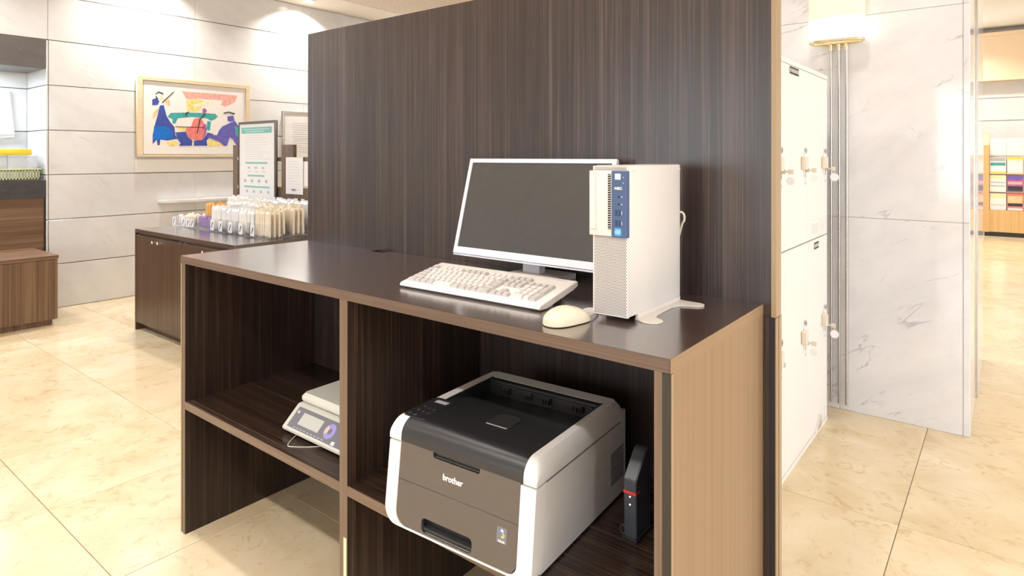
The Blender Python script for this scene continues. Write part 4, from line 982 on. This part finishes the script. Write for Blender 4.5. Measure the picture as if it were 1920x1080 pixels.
for (a, b, lab) in ((1.31, 1.570, 'milky plastic food box in the basket, left of its twin'), (1.578, 1.790, 'milky plastic food box at the right end of the basket')):
    t = thing('plastic_box', lab, 'box', (-6.85, (a+b)/2, 1.157))
    obj('body', B((-6.94, -6.765, a, b, 1.1575, 1.352), bev=.006), 'container', t, True)
    obj('lid', B((-6.945, -6.760, a-.003, b+.003, 1.353, 1.367), bev=.003), 'container', t, True)
t = thing('yellow_folder', 'bright yellow plastic folder lying on the boxes in the basket', 'folder', (-6.85, 1.55, 1.368))
obj('cover', B((-6.95, -6.76, 1.32, 1.745, 1.3685, 1.4225), bev=.006), 'folder', t, True)
obj('spine_mark', B((-6.7602, -6.7590, 1.45, 1.62, 1.385, 1.400)), 'ink_yellow', t)
t = thing('wall_calendar', 'white paper pad hanging on the back of the alcove over the basket', 'notice', (-7.225, 1.62, 1.52))
bm = bmesh.new(); prism(bm, [(1.45, 1.975), (1.690, 1.965), (1.728, 1.560), (1.48, 1.545)], 0, -7.238, -7.205); pad = obj('pad', bm, 'paper', t)
bm = bmesh.new(); prism(bm, [(1.50, 1.545), (1.728, 1.559), (1.729, 1.535), (1.56, 1.520)], 0, -7.236, -7.212); obj('lower_leaf', bm, 'paper', t)
bm = bmesh.new(); box(bm, -7.2051, -7.2040, 1.46, 1.66, 1.900, 1.904); obj('fold_line', bm, 'ink_grey', pad)

# ================================================================== LOCKERS
lk = thing('coin_lockers', 'cream metal coin lockers in two tiers beside the marble pillar', 'lockers', (-1.0, 2.8, 0))
LX = -.739
obj('body', B((-1.25, LX-.018, 2.005, 3.565, 0, 1.772), (LX-.018, LX, 2.005, 3.565, 1.752, 1.772), (LX-.018, LX, 2.005, 3.565, 0, .022)), 'locker', lk)
ye = [2.010, 2.390, 2.775, 3.165, 3.560]
for z0, z1, zl, up_ in ((.026, .956, .535, 0), (.962, 1.750, 1.325, 1)):
    for k in range(4):
        a, b = ye[k]+.002, ye[k+1]-.002
        d = obj('door', B((LX-.017, LX, a, b, z0, z1), bev=.0012, seg=1), 'locker', lk)
        if k == 0: continue
        yl = b-.058
        obj('lock_plate', B((LX+.0002, LX+.004, yl-.016, yl+.016, zl-.06, zl+.052), bev=.001, seg=1), 'locker', d)
        obj('handle', B((LX+.0002, LX+.024, yl-.062, yl-.022, zl-.028, zl+.032), bev=.005), 'lock_plate', d, label='beige pull handle')
        bm = bmesh.new(); cyl(bm, (LX+.004, yl, zl+.062), .009, .005, ax=0, n=12); box(bm, LX+.004, LX+.009, yl-.004, yl+.004, zl+.045, zl+.060); obj('coin_slot', bm, 'steel', d)
        bm = bmesh.new(); cyl(bm, (LX+.004, yl, zl-.030), .010, .014, ax=0, n=14); box(bm, LX+.002, LX+.006, yl-.003, yl+.003, zl-.062, zl-.040); obj('lock_barrel', bm, 'steel', d)
        if (k, up_) != (1, 0):
            bm = bmesh.new(); box(bm, LX+.018, LX+.034, yl-.0015, yl+.0015, zl-.034, zl-.026); box(bm, LX+.030, LX+.052, yl-.003, yl+.003, zl-.041, zl-.020, bev=.002); obj('key', bm, 'lock_plate', d)
            if k == 3:
                bm = bmesh.new(); cyl(bm, (LX+.047, yl-.003, zl-.072), .020, .004, ax=1, n=20)
                obj('key_tag', bm, 'ink_white', d, True, label='round white key tag')
                bm = bmesh.new(); tube(bm, [(LX+.047+.008*math.cos(q*PI/6), yl-.001, zl-.048+.008*math.sin(q*PI/6)) for q in range(13)], .0010, 5); obj('key_ring', bm, 'steel', d)
            else:
                bm = bmesh.new(); cyl(bm, (LX+.040, yl-.003, zl-.068), .017, .004, ax=1, n=20); obj('key_tag', bm, 'ink_white', d, True)
        bm = bmesh.new()
        for q in range(3): box(bm, LX+.0002, LX+.0008, yl+.006+q*.009, yl+.012+q*.009, zl-.098, zl-.086)
        obj('door_number', bm, 'ink_pale', d)
        if (k, up_) in ((2, 1), (3, 0)):
            ya, yb_, zc = (2.855, 3.000, 1.729) if up_ else (3.285, 3.375, .925)
            q = obj('number_plate', B((LX+.0002, LX+.0014, ya, yb_, zc-.016, zc+.016)), 'ink_black', d)
            bm = bmesh.new(); n = 6
            for i in range(n): box(bm, LX+.0014, LX+.0019, ya+(yb_-ya)*(i+.25)/n, ya+(yb_-ya)*(i+.75)/n, zc-.008, zc+.008)
            obj('plate_print', bm, 'locker', q)
        if (k, up_) == (3, 1):
            q = obj('instruction_sticker', B((LX+.0002, LX+.0010, 3.215, 3.530, .972, 1.075)), 'locker', d)
            bm = bmesh.new()
            for z in (.974, 1.010, 1.050): box(bm, LX+.001, LX+.0015, 3.22, 3.525, z, z+.0015)
            for y in (3.39, 3.525): box(bm, LX+.001, LX+.0015, y, y+.003, .974, 1.050)
            for i in range(6): box(bm, LX+.001, LX+.0015, 3.41, 3.46+.05*rr.random(), .982+i*.011, .985+i*.011)
            for i in range(3): box(bm, LX+.001, LX+.0015, 3.25+i*.04, 3.265+i*.04, .985, 1.035)
            obj('sticker_print', bm, 'ink_pale', q)
bm = bmesh.new(); prism(bm, [(3.30, .03), (3.38, .085), (3.39, .03)], 0, LX+.0005, LX+.012); obj('corner_guard', bm, 'silver', lk)

# ================================================================== WALL SCONCE
sn = thing('wall_sconce', 'lit pleated wall sconce with brass rim and three long rods on the marble pillar', 'lamp', (-.72, 3.757, 1.95))
def stad(hw, dp_, z, amp=0.0, n=96):
    out = []
    for k in range(n):
        t = 2*PI*k/n; f = 1 + amp*math.cos(k*PI)
        sx = math.copysign(abs(math.cos(t))**.55, math.cos(t)); sy = math.copysign(abs(math.sin(t))**.75, math.sin(t))
        out.append((-.720 + hw*f*sx, 3.690 + dp_*f*sy, z))
    return out
bm = bmesh.new(); loft(bm, [stad(.132, .062, 2.085, .012), stad(.132, .062, 2.62, .012)], cap=False); loft(bm, [stad(.126, .056, 2.62), stad(.126, .056, 2.085)], cap=False)
obj('upper_shade', bm, 'shade', sn)
bm = bmesh.new(); loft(bm, [stad(.134, .064, 1.972), stad(.136, .065, 2.0), stad(.134, .064, 2.085)], cap=False); loft(bm, [stad(.126, .056, 2.085), stad(.126, .056, 1.972)], cap=False)
obj('lower_shade', bm, 'shade_hot', sn, True)
bm = bmesh.new(); loft(bm, [stad(.134, .064, 1.974), stad(.134, .064, 1.960), stad(.126, .057, 1.956), stad(.112, .046, 1.962), stad(.112, .046, 1.972)], cap=False)
obj('rim', bm, 'brass', sn, True)
obj('diffuser', B((-.815, -.625, 3.655, 3.725, 1.974, 1.978)), 'shade', sn)
for x in (-.757, -.718, -.682):
    bm = bmesh.new(); tube(bm, [(x, 3.744, .032), (x, 3.744, 1.70), (x, 3.738, 1.90), (x, 3.735, 1.965)], .0062, 10); r_ = obj('rod', bm, 'steel', sn, True)
    bm = bmesh.new(); cyl(bm, (x, 3.735, 1.925), .009, .032, n=10); obj('collar', bm, 'brass', r_)

# ================================================================== BROCHURE RACK IN THE PASSAGE
rk = thing('brochure_rack', 'pale oak brochure rack standing in the far passage', 'rack', (.3, 13.6, 0))
RX0, RX1, RY = -.348, .95, 13.50
bm = bmesh.new(); prism(bm, [(RY-.04, .07), (RY+.25, .07), (RY+.25, 1.72)] + arc(RY+.15, 1.66, .10, 60, 150, 5) + [(RY-.04, 1.55)], 0, RX0, RX0+.075); obj('side_board', bm, 'oak_v', rk)
bm = bmesh.new(); prism(bm, [(RY-.04, .07), (RY+.25, .07), (RY+.25, 1.72)] + arc(RY+.15, 1.66, .10, 60, 150, 5) + [(RY-.04, 1.55)], 0, RX1-.05, RX1); obj('side_board', bm, 'oak_v', rk)
obj('front_board', B((RX0+.075, RX1-.05, RY-.01, RY+.02, .075, .446)), 'oak_v', rk)
obj('plinth', B((RX0+.01, RX1, RY+.0, RY+.2, 0, .074)), 'channel', rk)
obj('back_board', B((RX0+.075, RX1-.05, RY+.20, RY+.22, .446, 1.66)), 'paper', rk)
for z in (.446, .755, 1.062, 1.372):
    obj('pocket_lip', B((RX0+.075, RX1-.05, RY-.006, RY-.002, z, z+.035)), 'acrylic', rk)
    obj('pocket_floor', B((RX0+.075, RX1-.05, RY-.002, RY+.18, z-.008, z)), 'oak_v', rk)
for x in (-.040, .185, .41, .64): obj('pocket_divider', B((x-.004, x+.004, RY-.006, RY+.19, .446, 1.60)), 'acrylic', rk)
specs = [(0, 3, 'blank white leaflet in the top left pocket of the rack', 'paper', []),
 (1, 3, 'blank white leaflet in the top row beside the first', 'paper', []),
 (0, 2, 'leaflet with dark heading over a green field in the second row', 'paper', [('ink_grey', .74, .96), ('p_teal', .48, .66), ('folder', .02, .12)]),
 (1, 2, 'pale yellow leaflet in the second row', 'packet_beige', [('ink_yellow', .86, .97), ('paper', .1, .7)]),
 (0, 1, 'lime topped white leaflet with text lines in the third row', 'paper', [('basket', .78, .97), ('ink_grey', .52, .58), ('ink_grey', .32, .38)]),
 (1, 1, 'dark purple photo leaflet in the third row', 'p_purple', [('p_black', .05, .35), ('p_pink', .45, .62), ('p_violet', .75, .95)]),
 (0, 0, 'white leaflet with pale green band in the bottom row', 'paper', [('basket', .72, .92), ('ink_pale', .25, .35)]),
 (1, 0, 'reddish brown photo leaflet in the bottom row', 'p_red', [('p_tan', .45, .85), ('p_black', .25, .42), ('paper', .02, .14)])]
for cx_, rw, lab, mt, bands in specs:
    x0_ = (RX0+.082, -.034)[cx_]; x1_ = (-.046, .179)[cx_]; z0_ = (.447, .756, 1.063, 1.373)[rw]
    t = thing('leaflet', lab, 'leaflet', ((x0_+x1_)/2, RY+.01, z0_), 'leaflets in the brochure rack')
    cvr = obj('cover', B((x0_, x1_, RY+.004, RY+.010, z0_, z0_+.285)), mt, t)
    for m_, a, b in bands:
        obj('printed_band', B((x0_+.01, x1_-.01, RY+.0032, RY+.0042, z0_+.285*a, z0_+.285*b)), m_, cvr)
